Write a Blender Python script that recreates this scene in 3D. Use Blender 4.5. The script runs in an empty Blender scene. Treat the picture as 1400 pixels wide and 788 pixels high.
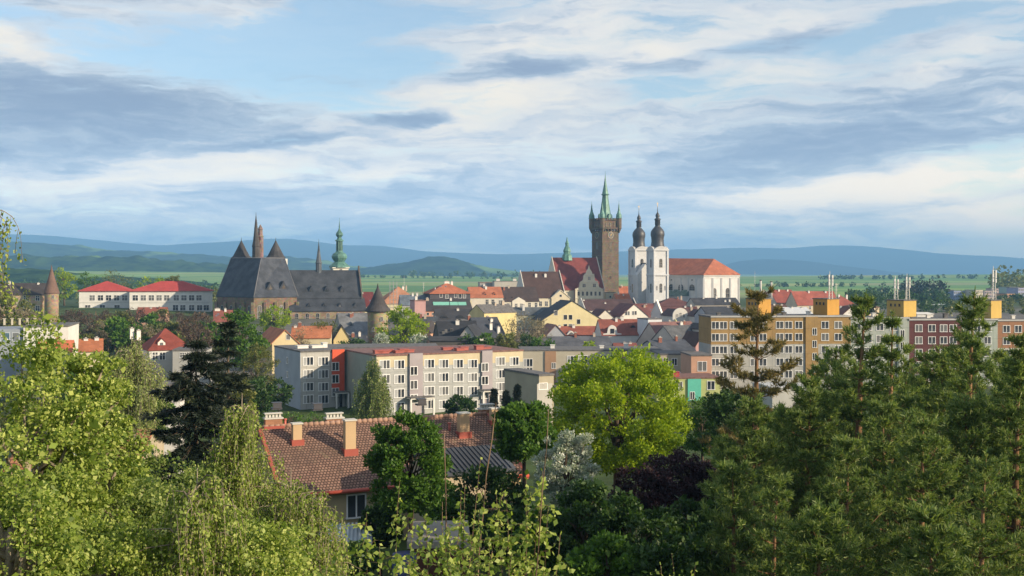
import bpy, math, random
import numpy as np
from mathutils import Vector, Matrix

sc = bpy.context.scene
COL = sc.collection
R = math.radians

# ------------------------------------------------------------------ camera
CZ = 27.0            # eye height above the street in front of the flats
F = 1500.0           # focal length in units of a 1400 wide picture
H0 = 372.0           # picture row of the horizon
cam_d = bpy.data.cameras.new('camera')
cam = bpy.data.objects.new('camera', cam_d)
COL.objects.link(cam)
cam.location = (0, 0, CZ)
cam.rotation_euler = (R(90), 0, 0)
cam_d.sensor_width = 36.0
cam_d.lens = 36.0 * F / 1400.0
cam_d.shift_y = -(394.0 - H0) / 1400.0
cam_d.clip_start = 0.3
cam_d.clip_end = 60000
sc.camera = cam

# ------------------------------------------------------------------ sun, exposure
SUN_EL, SUN_AZ = R(20), R(114)        # azimuth clockwise from the view direction
S = Vector((math.sin(SUN_AZ) * math.cos(SUN_EL), math.cos(SUN_AZ) * math.cos(SUN_EL), math.sin(SUN_EL)))
sun_d = bpy.data.lights.new('sun', 'SUN')
sun_d.energy = 5.0
sun_d.angle = R(0.6)
sun_d.color = (1.0, 0.82, 0.58)
sun = bpy.data.objects.new('sun', sun_d)
COL.objects.link(sun)
sun.location = (300, -200, 200)
sun.rotation_euler = S.to_track_quat('Z', 'Y').to_euler()

sc.view_settings.view_transform = 'Standard'
sc.view_settings.look = 'None'
sc.view_settings.exposure = 0.74
sc.view_settings.gamma = 1.0
sc.view_settings.use_curve_mapping = False
sc.render.engine = 'CYCLES'
sc.cycles.max_bounces = 6
sc.cycles.transparent_max_bounces = 8
sc.cycles.volume_bounces = 0
sc.cycles.use_denoising = True

# ------------------------------------------------------------------ node helpers
class NT:
    def __init__(s, tree):
        s.t = tree; s.n = tree.nodes; s.l = tree.links
    def new(s, typ, **kw):
        n = s.n.new(typ)
        for k, v in kw.items():
            setattr(n, k, v)
        return n
    def put(s, sock, v):
        if isinstance(v, bpy.types.NodeSocket):
            s.l.new(v, sock)
        elif v is not None:
            sock.default_value = v
    def math(s, op, a, b=None, c=None, clamp=False):
        n = s.new('ShaderNodeMath', operation=op, use_clamp=clamp)
        s.put(n.inputs[0], a)
        if b is not None: s.put(n.inputs[1], b)
        if c is not None: s.put(n.inputs[2], c)
        return n.outputs[0]
    def smooth(s, v, a, b, lo=0.0, hi=1.0):
        n = s.new('ShaderNodeMapRange', interpolation_type='SMOOTHSTEP')
        s.put(n.inputs[0], v)
        for i, q in enumerate((a, b, lo, hi)): s.put(n.inputs[i + 1], q)
        return n.outputs[0]
    def mix(s, f, a, b, blend='MIX'):
        n = s.new('ShaderNodeMix', data_type='RGBA', blend_type=blend)
        s.put(n.inputs[0], f); s.put(n.inputs[6], a); s.put(n.inputs[7], b)
        return n.outputs[2]
    def noise(s, vec, scale, detail=4, rough=0.5, dist=0.0, color=False):
        n = s.new('ShaderNodeTexNoise')
        if vec is not None: s.l.new(vec, n.inputs['Vector'])
        n.inputs['Scale'].default_value = scale
        n.inputs['Detail'].default_value = detail
        n.inputs['Roughness'].default_value = rough
        n.inputs['Distortion'].default_value = dist
        return n.outputs[1 if color else 0]
    def mapping(s, vec, loc=(0, 0, 0), rot=(0, 0, 0), scale=(1, 1, 1), typ='POINT'):
        n = s.new('ShaderNodeMapping', vector_type=typ)
        s.l.new(vec, n.inputs[0])
        n.inputs[1].default_value = loc; n.inputs[2].default_value = rot; n.inputs[3].default_value = scale
        return n.outputs[0]

def c4(c): return (c[0], c[1], c[2], 1.0)
def srgb(r, g, b):
    f = lambda v: (v / 255 / 12.92) if v / 255 <= 0.04045 else ((v / 255 + 0.055) / 1.055) ** 2.4
    return (f(r), f(g), f(b))

# ------------------------------------------------------------------ sky with clouds
world = bpy.data.worlds.new('World')
sc.world = world
world.use_nodes = True
def build_sky():
    t = NT(world.node_tree)
    bg = t.n['Background']
    bg.inputs[1].default_value = 0.1
    sky = t.new('ShaderNodeTexSky', sky_type='NISHITA', sun_disc=False)
    sky.sun_elevation = SUN_EL
    sky.sun_rotation = SUN_AZ
    sky.altitude = 400
    sky.air_density = 1.0; sky.dust_density = 0.6; sky.ozone_density = 1.4
    tc = t.new('ShaderNodeTexCoord')
    sep = t.new('ShaderNodeSeparateXYZ')
    t.l.new(tc.outputs['Generated'], sep.inputs[0])
    az = t.math('ARCTAN2', sep.outputs[0], sep.outputs[1])      # bearing and height angle on the dome
    el = t.math('ARCSINE', sep.outputs[2])
    cmb = t.new('ShaderNodeCombineXYZ')
    t.l.new(az, cmb.inputs[0]); t.l.new(el, cmb.inputs[1])
    p = cmb.outputs[0]
    k = 1 / 1500.0
    # slow warp so that no bank has a clean outline
    wn = t.noise(t.mapping(p, scale=(8, 24, 1)), 1.0, 5, 0.58, color=True)
    sub = t.new('ShaderNodeVectorMath', operation='SUBTRACT'); t.l.new(wn, sub.inputs[0]); sub.inputs[1].default_value = (.5, .5, .5)
    mul = t.new('ShaderNodeVectorMath', operation='MULTIPLY'); t.l.new(sub.outputs[0], mul.inputs[0]); mul.inputs[1].default_value = (.16, .035, 0)
    add = t.new('ShaderNodeVectorMath', operation='ADD'); t.l.new(p, add.inputs[0]); t.l.new(mul.outputs[0], add.inputs[1])
    q = add.outputs[0]
    def blobs(lst):
        tot = None
        for (x, y, rx, ry, rot, amp) in lst:
            m = t.mapping(q, ((x - 700) * k, (H0 - y) * k, 0), (0, 0, R(rot)), (rx * k, ry * k, 1), 'TEXTURE')
            ln = t.new('ShaderNodeVectorMath', operation='LENGTH'); t.l.new(m, ln.inputs[0])
            v = t.smooth(ln.outputs['Value'], 1.25, 0.15, 0.0, amp)
            tot = v if tot is None else t.math('ADD', tot, v)
        return tot
    cover = blobs(SKY_COVER)
    dark = blobs(SKY_DARK)
    bright = blobs(SKY_BRIGHT)
    nz = t.noise(t.mapping(q, rot=(0, 0, R(-4)), scale=(5.5, 38, 1)), 1.0, 9, 0.62)
    nf = t.noise(t.mapping(q, rot=(0, 0, R(-7)), scale=(14, 90, 1)), 1.0, 8, 0.6)
    nw = t.noise(t.mapping(q, rot=(0, 0, R(-9)), scale=(34, 170, 1)), 1.0, 6, 0.6, .4)
    fine = t.math('ADD', t.math('MULTIPLY', t.math('SUBTRACT', nw, 0.5), 0.7), t.math('ADD', t.math('MULTIPLY', t.math('SUBTRACT', nz, 0.5), 2.6), t.math('MULTIPLY', t.math('SUBTRACT', nf, 0.5), 1.3)))
    c = t.math('ADD', t.math('ADD', cover, fine), 0.30)
    alpha = t.smooth(c, -0.1, 0.8, 0.12, 1.0)
    # tone of the cloud: lit cream at its thin edges, blue grey in the body
    tone = t.math('ADD', t.math('SUBTRACT', dark, bright), t.math('MULTIPLY', t.math('SUBTRACT', nf, 0.5), 1.5))
    tone = t.math('ADD', tone, t.math('ADD', t.math('MULTIPLY', t.math('SUBTRACT', nz, 0.5), 1.0), t.math('MULTIPLY', t.math('SUBTRACT', nw, 0.5), 0.9)))
    ramp = t.new('ShaderNodeValToRGB')
    t.put(ramp.inputs[0], t.smooth(tone, -0.8, 1.15) )
    e = ramp.color_ramp.elements
    e[0].position = 0.0; e[0].color = c4(srgb(255, 242, 222))
    e[1].position = 1.0; e[1].color = c4(srgb(142, 156, 180))
    for pos, col in ((0.25, srgb(236, 230, 222)), (0.5, srgb(204, 208, 214)), (0.75, srgb(170, 182, 198))):
        x = e.new(pos); x.color = c4(col)
    ten = t.new('ShaderNodeVectorMath', operation='SCALE'); t.l.new(ramp.outputs[0], ten.inputs[0]); ten.inputs[3].default_value = 7.0
    blue = t.new('ShaderNodeVectorMath', operation='MULTIPLY'); t.l.new(sky.outputs[0], blue.inputs[0]); blue.inputs[1].default_value = SKY_GAIN
    col = t.mix(alpha, blue.outputs[0], ten.outputs[0])
    low = t.new('ShaderNodeVectorMath', operation='SCALE'); t.l.new(col, low.inputs[0])      # the air over the plain is brighter
    t.l.new(t.smooth(el, R(9), R(0.5), 1.0, 1.55), low.inputs[3])
    warm = t.mix(t.math('MULTIPLY', t.smooth(el, R(8), R(1), 0, .8), t.smooth(az, -.05, .42)), low.outputs[0], (1.24, 1.02, .74, 1), 'MULTIPLY')
    t.l.new(warm, bg.inputs[0])
# x, y, half width, half height, tilt, amount (bearing and height given in picture units)
SKY_COVER = [
    (120, 165, 330, 75, -2, .75), (90, 215, 300, 60, 0, .5), (240, 20, 260, 30, 4, .45), (400, 195, 180, 26, 6, .35),
    (560, 165, 110, 22, 6, .45), (740, 95, 190, 36, 8, .6), (1020, 70, 220, 40, 8, .55), (760, 30, 200, 40, 8, .35),
    (1150, 190, 420, 85, 6, .8), (1350, 15, 130, 26, 6, .55), (700, 285, 900, 70, 0, .75), (650, 190, 260, 45, 6, .45),
    (400, 95, 250, 46, 0, -.75), (60, 62, 130, 20, 0, -.3), (880, 135, 90, 14, 8, -.25), (1190, 62, 120, 22, 8, -.55), (500, 30, 160, 34, 0, -.5),
    (60, 95, 60, 26, 0, .4), (640, 150, 260, 50, 5, .25)]
SKY_DARK = [
    (110, 155, 330, 48, -3, 1.0), (60, 212, 280, 40, 0, .65), (390, 196, 140, 13, 7, .9), (555, 160, 85, 11, 5, 1.1),
    (720, 97, 130, 20, 9, 1.15), (1050, 72, 120, 18, 5, .8), (900, 92, 70, 12, 0, .6), (1180, 165, 330, 60, 8, .5), (1150, 215, 420, 40, 4, .6),
    (1330, 10, 110, 18, 5, .8), (680, 292, 620, 42, 0, .35), (240, 22, 240, 20, 4, .25), (700, 335, 900, 26, 0, .4), (560, 255, 260, 30, 3, .25)]
SKY_BRIGHT = [
    (280, 232, 180, 26, 3, .55), (510, 238, 60, 10, 0, .5), (20, 80, 70, 24, -20, .55), (330, 55, 60, 40, 30, .3), (620, 140, 170, 30, 4, .4),
    (850, 65, 240, 40, 8, .35), (700, 140, 120, 24, 6, .35), (1000, 120, 160, 22, 6, .5), (1280, 105, 140, 20, 10, .4), (1180, 264, 280, 22, 4, .9), (1330, 247, 160, 24, 4, .8),
    (1370, 318, 130, 32, -10, .9), (560, 292, 120, 10, 0, .25), (150, 262, 180, 20, 2, .3), (1250, 50, 120, 18, 10, .3)]
SKY_GAIN = (1.12, 1.12, 1.08)
build_sky()

# ------------------------------------------------------------------ mesh helpers
class MB:
    """collects polygons; build() links them as ONE mesh object"""
    def __init__(s): s.v = []; s.f = []; s.m = []; s.sm = []
    def poly(s, pts, m=0, smooth=False):
        i = len(s.v); s.v += [tuple(p) for p in pts]; s.f.append(list(range(i, i + len(pts)))); s.m.append(m); s.sm.append(smooth)
    def mesh(s, vs, fs, m=0, smooth=False):
        i = len(s.v); s.v += [tuple(p) for p in vs]
        for f in fs: s.f.append([i + a for a in f]); s.m.append(m); s.sm.append(smooth)
        return s
    def box(s, x0, x1, y0, y1, z0, z1, m=0):
        vs = [(x0, y0, z0), (x1, y0, z0), (x1, y1, z0), (x0, y1, z0), (x0, y0, z1), (x1, y0, z1), (x1, y1, z1), (x0, y1, z1)]
        return s.mesh(vs, [(3, 2, 1, 0), (4, 5, 6, 7), (0, 1, 5, 4), (1, 2, 6, 5), (2, 3, 7, 6), (3, 0, 4, 7)], m)
    def prism(s, prof, y0, y1, m=0):      # prof: (x, z) counter-clockwise seen from -y
        n = len(prof)
        vs = [(x, y0, z) for x, z in prof] + [(x, y1, z) for x, z in prof]
        fs = [list(range(n)), list(range(2 * n - 1, n - 1, -1))] + [[(i + 1) % n, i, n + i, n + (i + 1) % n] for i in range(n)]
        return s.mesh(vs, fs, m)
    def prism_x(s, prof, x0, x1, m=0):    # prof: (y, z)
        n = len(prof)
        vs = [(x0, y, z) for y, z in prof] + [(x1, y, z) for y, z in prof]
        fs = [list(range(n - 1, -1, -1)), list(range(n, 2 * n))] + [[i, (i + 1) % n, n + (i + 1) % n, n + i] for i in range(n)]
        return s.mesh(vs, fs, m)
    def ext(s, base, z0, z1, m=0):        # polygon footprint (x, y) ccw
        n = len(base)
        vs = [(x, y, z0) for x, y in base] + [(x, y, z1) for x, y in base]
        fs = [list(range(n - 1, -1, -1)), list(range(n, 2 * n))] + [[i, (i + 1) % n, n + (i + 1) % n, n + i] for i in range(n)]
        return s.mesh(vs, fs, m)
    def lathe(s, prof, c=(0, 0), n=16, m=0, smooth=True, rot=0.0):   # prof: (r, z) bottom to top
        rings = []
        vs = []; fs = []
        for r, z in prof:
            for k in range(n):
                a = rot + 2 * math.pi * k / n
                vs.append((c[0] + r * math.cos(a), c[1] + r * math.sin(a), z))
        for i in range(len(prof) - 1):
            for k in range(n):
                k2 = (k + 1) % n
                fs.append((i * n + k, i * n + k2, (i + 1) * n + k2, (i + 1) * n + k))
        fs.append(tuple(range(n - 1, -1, -1))); fs.append(tuple((len(prof) - 1) * n + k for k in range(n)))
        return s.mesh(vs, fs, m, smooth)
    def tube(s, pts, rad, n=6, m=0, smooth=True):
        pts = [Vector(p) for p in pts]
        vs = []; fs = []
        for i, p in enumerate(pts):
            d = (pts[min(i + 1, len(pts) - 1)] - pts[max(i - 1, 0)])
            d = d.normalized() if d.length > 1e-9 else Vector((0, 0, 1))
            a = d.orthogonal().normalized() if abs(d.z) > .99 else d.cross(Vector((0, 0, 1))).normalized()
            b = d.cross(a)
            r = rad[i] if isinstance(rad, (list, tuple)) else rad
            for k in range(n):
                t = 2 * math.pi * k / n
                vs.append(p + a * (r * math.cos(t)) + b * (r * math.sin(t)))
        for i in range(len(pts) - 1):
            for k in range(n):
                k2 = (k + 1) % n
                fs.append((i * n + k, i * n + k2, (i + 1) * n + k2, (i + 1) * n + k))
        fs.append(tuple(range(n - 1, -1, -1))); fs.append(tuple((len(pts) - 1) * n + k for k in range(n)))
        return s.mesh(vs, fs, m, smooth)
    def data(s, name, mats):
        me = bpy.data.meshes.new(name)
        me.from_pydata(s.v, [], s.f)
        for m in (mats if isinstance(mats, (list, tuple)) else [mats]): me.materials.append(m)
        me.polygons.foreach_set('material_index', s.m)
        me.polygons.foreach_set('use_smooth', s.sm)
        me.update()
        return me
    def build(s, name, mats, parent=None, loc=None, rz=0.0):
        return link(name, s.data(name, mats), parent, loc, rz)

def link(name, me, parent=None, loc=None, rz=0.0):
    o = bpy.data.objects.new(name, me)
    COL.objects.link(o)
    if parent is not None: o.parent = parent
    if loc is not None: o.location = loc
    if rz: o.rotation_euler = (0, 0, rz)
    return o

def tag(o, label=None, cat=None, group=None, kind=None):
    if label: o['label'] = label
    if cat: o['category'] = cat
    if group: o['group'] = group
    if kind: o['kind'] = kind
    return o

def thing(name, label, cat, loc=(0, 0, 0), rz=0.0, group=None):
    o = bpy.data.objects.new(name, None)
    o.empty_display_size = 1.0
    COL.objects.link(o)
    o.location = loc; o.rotation_euler = (0, 0, rz)
    return tag(o, label, cat, group)

def at(px, py, Y):
    return Vector(((px - 700) / F * Y, Y, CZ + (H0 - py) / F * Y))
def zat(py, Y): return CZ + (H0 - py) / F * Y

# ------------------------------------------------------------------ materials
_mc = {}
def mat(key, fn):
    if key not in _mc:
        m = bpy.data.materials.new('_'.join(str(k) for k in key[:1]) + '_%d' % len(_mc))
        m.use_nodes = True
        t = NT(m.node_tree)
        fn(t, t.n['Principled BSDF'], t.n['Material Output'])
        _mc[key] = m
    return _mc[key]
def ocoord(t): return t.new('ShaderNodeTexCoord').outputs['Object']
def varied(t, c, vec, scale, amt, detail=5, rough=.6):
    n = t.noise(vec, scale, detail, rough)
    a = tuple(max(0, v * (1 - amt)) for v in c); b = tuple(v * (1 + amt) for v in c)
    return t.mix(t.smooth(n, .3, .7), c4(a), c4(b))

def plaster(c, scale=.35):
    c = tuple(x * .8 for x in c)
    def fn(t, b, o):
        v = ocoord(t)
        col = varied(t, c, v, scale, .07)
        streak = t.noise(t.mapping(v, scale=(1.2, 1.2, .12)), 1.0, 4)
        col = t.mix(t.smooth(streak, .5, .8, 0, .25), col, c4(tuple(x * .72 for x in c)))
        t.put(b.inputs['Base Color'], col); b.inputs['Roughness'].default_value = .9
        b.inputs['Specular IOR Level'].default_value = .2
    return mat(('plaster', c, scale), fn)
def panel(c, pw=3.3, ph=2.8):
    c = tuple(x * .8 for x in c)
    def fn(t, b, o):
        v = ocoord(t)
        s = t.new('ShaderNodeSeparateXYZ'); t.l.new(v, s.inputs[0])
        jx = t.math('LESS_THAN', t.math('FRACT', t.math('DIVIDE', s.outputs[0], pw)), .025)
        jz = t.math('LESS_THAN', t.math('FRACT', t.math('DIVIDE', t.math('ADD', s.outputs[2], .4), ph)), .03)
        cm = t.new('ShaderNodeCombineXYZ'); t.put(cm.inputs[0], t.math('FLOOR', t.math('DIVIDE', s.outputs[0], pw))); t.put(cm.inputs[1], t.math('FLOOR', t.math('DIVIDE', t.math('ADD', s.outputs[2], .4), ph)))
        wn = t.new('ShaderNodeTexWhiteNoise'); t.l.new(cm.outputs[0], wn.inputs[0])
        col = varied(t, c, v, .5, .09)
        col = t.mix(t.math('MULTIPLY', wn.outputs[0], .16), col, c4(tuple(x * .6 for x in c)))
        streak = t.noise(t.mapping(v, scale=(1.6, 1.6, .12)), 1.0, 5)
        col = t.mix(t.smooth(streak, .5, .75, 0, .35), col, c4(tuple(x * .62 for x in c)))
        col = t.mix(t.math('MULTIPLY', t.math('MAXIMUM', jx, jz), .5), col, c4(tuple(x * .45 for x in c)))
        t.put(b.inputs['Base Color'], col); b.inputs['Roughness'].default_value = .9; b.inputs['Specular IOR Level'].default_value = .2
    return mat(('panel', c, pw), fn)
def tile(c, row=.35, amt=.22):
    g_ = sum(c) / 3
    c = tuple(x * .86 + g_ * .12 for x in c)
    def fn(t, b, o):
        v = ocoord(t)
        s = t.new('ShaderNodeSeparateXYZ'); t.l.new(v, s.inputs[0])
        rowid = t.math('FLOOR', t.math('DIVIDE', s.outputs[2], row))
        cm = t.new('ShaderNodeCombineXYZ'); t.put(cm.inputs[0], t.math('MULTIPLY', s.outputs[0], 2.5)); t.put(cm.inputs[1], t.math('MULTIPLY', s.outputs[1], 2.5)); t.put(cm.inputs[2], rowid)
        wn = t.new('ShaderNodeTexWhiteNoise', noise_dimensions='3D')
        fl = t.new('ShaderNodeVectorMath', operation='FLOOR'); t.l.new(cm.outputs[0], fl.inputs[0]); t.l.new(fl.outputs[0], wn.inputs[0])
        col = varied(t, c, v, .25, amt)
        col = t.mix(t.math('MULTIPLY', wn.outputs[0], .35), col, c4(tuple(x * .5 for x in c)))
        fr = t.math('FRACT', t.math('DIVIDE', s.outputs[2], row))
        bump = t.new('ShaderNodeBump'); bump.inputs['Strength'].default_value = .6; bump.inputs['Distance'].default_value = .06
        t.put(bump.inputs['Height'], fr); t.l.new(bump.outputs[0], b.inputs['Normal'])
        t.put(b.inputs['Base Color'], col); b.inputs['Roughness'].default_value = .85
        b.inputs['Specular IOR Level'].default_value = .25
    return mat(('tile', c, row, amt), fn)
def slate(c):
    return tile(c, .3, .34)
def stone(c):
    def fn(t, b, o):
        v = ocoord(t)
        vo = t.new('ShaderNodeTexVoronoi'); t.l.new(t.mapping(v, scale=(1.2, 1.2, 1.7)), vo.inputs['Vector']); vo.inputs['Scale'].default_value = 1.0
        col = varied(t, c, v, .3, .22)
        col = t.mix(.38, col, t.mix(1.0, c4(c), vo.outputs['Color'], 'MULTIPLY'))
        t.put(b.inputs['Base Color'], col); b.inputs['Roughness'].default_value = .95
        b.inputs['Specular IOR Level'].default_value = .1
    return mat(('stone', c), fn)
def paint(c, rough=.6, metal=0.0, amt=.06):
    def fn(t, b, o):
        t.put(b.inputs['Base Color'], varied(t, c, ocoord(t), 1.5, amt)); b.inputs['Roughness'].default_value = rough
        b.inputs['Metallic'].default_value = metal
    return mat(('paint', c, rough, metal, amt), fn)
def copper(c):
    def fn(t, b, o):
        v = ocoord(t)
        col = varied(t, c, t.mapping(v, scale=(1, 1, .3)), .9, .3)
        col = t.mix(t.smooth(t.noise(v, .6, 5), .52, .7, 0, .55), col, c4((c[0] * .35, c[1] * .3, c[2] * .3)))
        t.put(b.inputs['Base Color'], col); b.inputs['Roughness'].default_value = .55; b.inputs['Metallic'].default_value = .15
    return mat(('copper', c), fn)
def glass(c=(.025, .03, .04)):
    def fn(t, b, o):
        oi = t.new('ShaderNodeObjectInfo')
        t.put(b.inputs['Base Color'], t.mix(t.smooth(oi.outputs['Random'], .45, 1.0, 0, .8), varied(t, c, ocoord(t), .7, .5), (.17, .17, .17, 1))); b.inputs['Roughness'].default_value = .12
        b.inputs['Specular IOR Level'].default_value = .6
    return mat(('glass', c), fn)

WHITE = (.78, .76, .72)
G_WHITE = plaster(WHITE)
PVC = paint((.8, .8, .8), .4)
DARKWOOD = paint((.09, .055, .035), .7)
# ------------------------------------------------------------------ terrain
_rng = np.random.default_rng(3)
_lat = _rng.random((256, 256))
def vnoise(x, y):
    xi = np.floor(x).astype(int); yi = np.floor(y).astype(int); fx = x - xi; fy = y - yi
    fx = fx * fx * (3 - 2 * fx); fy = fy * fy * (3 - 2 * fy)
    g = lambda a, b: _lat[a % 256, b % 256]
    return (g(xi, yi) * (1 - fx) + g(xi + 1, yi) * fx) * (1 - fy) + (g(xi, yi + 1) * (1 - fx) + g(xi + 1, yi + 1) * fx) * fy - .5
def fbm(x, y, o=4):
    s = 0.0; a = 1.0
    for i in range(o):
        s = s + a * vnoise(x + 17.3 * i, y + 5.1 * i); x = x * 2.03; y = y * 2.03; a *= .5
    return s
GY = [-400, -5, 3, 8, 15, 30, 45, 70, 110, 170, 260, 320, 450, 640, 900, 1300, 2000, 2600, 3300, 5000, 20000]
GZ = [32, 25.3, 24.5, 21, 17.5, 13, 10.8, 9.6, 5, .3, .5, 2, 5, 6.5, 4, 3, 6, 17, 15, 5, 5]
def gh(x, y):
    x = np.asarray(x, float); y = np.asarray(y, float)
    z = np.interp(y, GY, GZ)
    z = z + 20 * np.exp(-((x - 150) / 48) ** 2 - ((y - 120) / 70) ** 2)          # out-of-view hill shoulder beyond the pines, added to cast shade
    z = z + 4.5 * np.exp(-((x + 210) / 90) ** 2 - ((y - 520) / 120) ** 2)
    far = np.clip((y - 1200) / 1000, 0, 1)
    z = z + far * 5 * np.sin(x / 420.0 + 1.0) * np.sin(y / 700.0)
    z = z + far * np.clip(-x / 1200, 0, 1) * 9
    return z
def g1(x, y): return float(gh(x, y))

def ground_mat():
    def fn(t, b, o):
        v = ocoord(t)
        s = t.new('ShaderNodeSeparateXYZ'); t.l.new(v, s.inputs[0])
        grass = varied(t, (.05, .075, .022), v, .12, .45)
        pave = varied(t, (.14, .13, .12), v, .25, .25)
        vo = t.new('ShaderNodeTexVoronoi'); t.l.new(t.mapping(v, rot=(0, 0, .35), scale=(1 / 520, 1 / 850, 1)), vo.inputs['Vector']); vo.inputs['Scale'].default_value = 1.0
        r = t.new('ShaderNodeValToRGB'); r.color_ramp.interpolation = 'CONSTANT'
        t.l.new(t.new('ShaderNodeSeparateColor').outputs[0], r.inputs[0]) if False else None
        sp = t.new('ShaderNodeSeparateColor'); t.l.new(vo.outputs['Color'], sp.inputs[0]); t.l.new(sp.outputs[0], r.inputs[0])
        e = r.color_ramp.elements
        e[0].position = 0; e[0].color = (.12, .24, .06, 1)
        e[1].position = .3; e[1].color = (.22, .33, .085, 1)
        for p_, c_ in ((.5, (.28, .33, .11)), (.62, (.10, .20, .06)), (.8, (.27, .29, .13)), (.9, (.2, .32, .07))):
            x = e.new(p_); x.color = c4(c_)
        field = t.mix(t.smooth(t.noise(v, .004, 5), .35, .7, 0, .4), r.outputs[0], c4((.09, .17, .05)))
        town = t.math('MULTIPLY', t.smooth(s.outputs[1], 238, 262), t.smooth(s.outputs[1], 700, 560))
        town = t.math('MULTIPLY', town, t.smooth(t.noise(v, .02, 3), .3, .42))
        town = t.math('MULTIPLY', town, t.smooth(s.outputs[0], -120, -80))
        col = t.mix(town, grass, pave)
        col = t.mix(t.smooth(s.outputs[1], 900, 1100), col, field)
        t.put(b.inputs['Base Color'], col); b.inputs['Roughness'].default_value = .95; b.inputs['Specular IOR Level'].default_value = .1
    return mat(('ground',), fn)

def grid_mesh(name, X, Y, Z, m, kind='structure', smooth=True):
    n, k = X.shape
    vs = np.stack([X, Y, Z], -1).reshape(-1, 3)
    i = np.arange(n * k).reshape(n, k)
    q = np.stack([i[:-1, :-1], i[:-1, 1:], i[1:, 1:], i[1:, :-1]], -1).reshape(-1, 4)
    o = link(name, quads(name, vs, q, m, smooth))
    return tag(o, kind=kind)
def quads(name, vs, q, m, smooth=False):
    me = bpy.data.meshes.new(name)
    k = q.shape[1]
    me.vertices.add(len(vs)); me.vertices.foreach_set('co', np.asarray(vs, np.float32).ravel())
    me.loops.add(q.size); me.loops.foreach_set('vertex_index', q.astype(np.int32).ravel())
    me.polygons.add(len(q)); me.polygons.foreach_set('loop_start', np.arange(0, q.size, k, dtype=np.int32))
    me.polygons.foreach_set('use_smooth', np.full(len(q), smooth))
    me.materials.append(m)
    me.update(calc_edges=True)
    return me

def build_ground():
    ys = np.concatenate([np.linspace(-600, -20, 12), np.linspace(-10, 330, 120), np.geomspace(340, 17000, 110)])
    u = np.linspace(-1, 1, 141)
    Y, U = np.meshgrid(ys, u, indexing='ij')
    X = (U * .85 + np.sign(U) * np.abs(U) ** 4 * .6) * (np.abs(Y) + 260)
    Z = gh(X, Y)
    near = np.clip((700 - Y) / 600, 0, 1)
    Z = Z + near * .35 * fbm(X / 9, Y / 9, 3)
    # vertex order: flip so that normals point up
    grid_mesh('ground', X[:, ::-1], Y[:, ::-1], Z[:, ::-1], ground_mat())
build_ground()

def hill_mat(key, c1, c2, c3, sc1):
    def fn(t, b, o):
        v = ocoord(t)
        n = t.noise(v, sc1, 6, .65)
        n2 = t.noise(t.mapping(v, scale=(1, .4, 2.0)), sc1 * .22, 4, .5)
        col = t.mix(t.smooth(n, .35, .65), c4(c1), c4(c2))
        col = t.mix(t.smooth(n2, .54, .6), col, c4(c3))
        t.put(b.inputs['Base Color'], col); b.inputs['Roughness'].default_value = 1.0; b.inputs['Specular IOR Level'].default_value = .0
    return mat(('hill', key), fn)

def ridge(name, crest, Y, half, m, rough, rs, nx=260, ny=40, base=-8):
    px = np.array([c[0] for c in crest], float); py = np.array([c[1] for c in crest], float)
    p = np.linspace(px[0], px[-1], nx); c = np.interp(p, px, py)
    ker = np.hanning(11); ker /= ker.sum()
    c = np.convolve(np.pad(c, 5, mode='edge'), ker, 'valid')
    zc = CZ + (H0 - c) / F * Y
    xs = (p - 700) / F * Y
    w = np.linspace(-1, 1, ny)
    W, X = np.meshgrid(w, xs, indexing='ij')
    Zc = np.broadcast_to(zc, X.shape)
    prof = np.cos(W * math.pi / 2) ** 1.15
    Yy = Y + W * half + fbm(X / half * 1.2, W * 2) * half * .15
    Z = base + (Zc - base) * prof + prof * rough * fbm(X / rs, Yy / rs, 6) * np.clip((Zc - base) / 60, .2, 1)
    Z[0] = base - 20; Z[-1] = base - 20
    return grid_mesh(name, X, Yy, Z, m)

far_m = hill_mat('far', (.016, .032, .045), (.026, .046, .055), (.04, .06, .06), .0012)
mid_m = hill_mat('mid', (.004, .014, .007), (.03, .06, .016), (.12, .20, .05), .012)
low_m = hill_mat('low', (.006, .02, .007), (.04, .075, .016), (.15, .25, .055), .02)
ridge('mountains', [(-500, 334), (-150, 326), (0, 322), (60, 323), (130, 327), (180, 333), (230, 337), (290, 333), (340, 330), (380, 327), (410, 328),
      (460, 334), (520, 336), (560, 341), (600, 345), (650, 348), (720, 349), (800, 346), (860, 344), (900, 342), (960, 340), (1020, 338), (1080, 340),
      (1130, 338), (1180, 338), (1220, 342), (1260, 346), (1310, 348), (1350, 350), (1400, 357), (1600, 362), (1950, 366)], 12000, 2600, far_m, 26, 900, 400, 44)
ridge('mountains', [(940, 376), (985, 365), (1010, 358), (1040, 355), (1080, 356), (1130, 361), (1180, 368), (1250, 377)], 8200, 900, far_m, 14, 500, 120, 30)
ridge('hills', [(-400, 338), (0, 333), (60, 334), (120, 338), (200, 346), (250, 349), (330, 351), (400, 352), (470, 364), (560, 372), (640, 377)], 5600, 900, mid_m, 26, 160, 320, 40)
ridge('hills', [(-400, 352), (0, 350), (80, 352), (160, 353), (230, 357), (300, 364), (360, 371), (440, 378)], 3300, 500, low_m, 22, 70, 320, 44)
ridge('hills', [(440, 378), (490, 369), (530, 363), (565, 357), (590, 352), (605, 352), (630, 357), (670, 366), (720, 374), (780, 380)], 4700, 620, mid_m, 16, 90, 200, 40)
ridge('hills', [(-400, 366), (0, 368), (60, 372), (130, 376), (200, 381), (290, 389)], 1700, 240, low_m, 12, 30, 240, 36)

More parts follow.
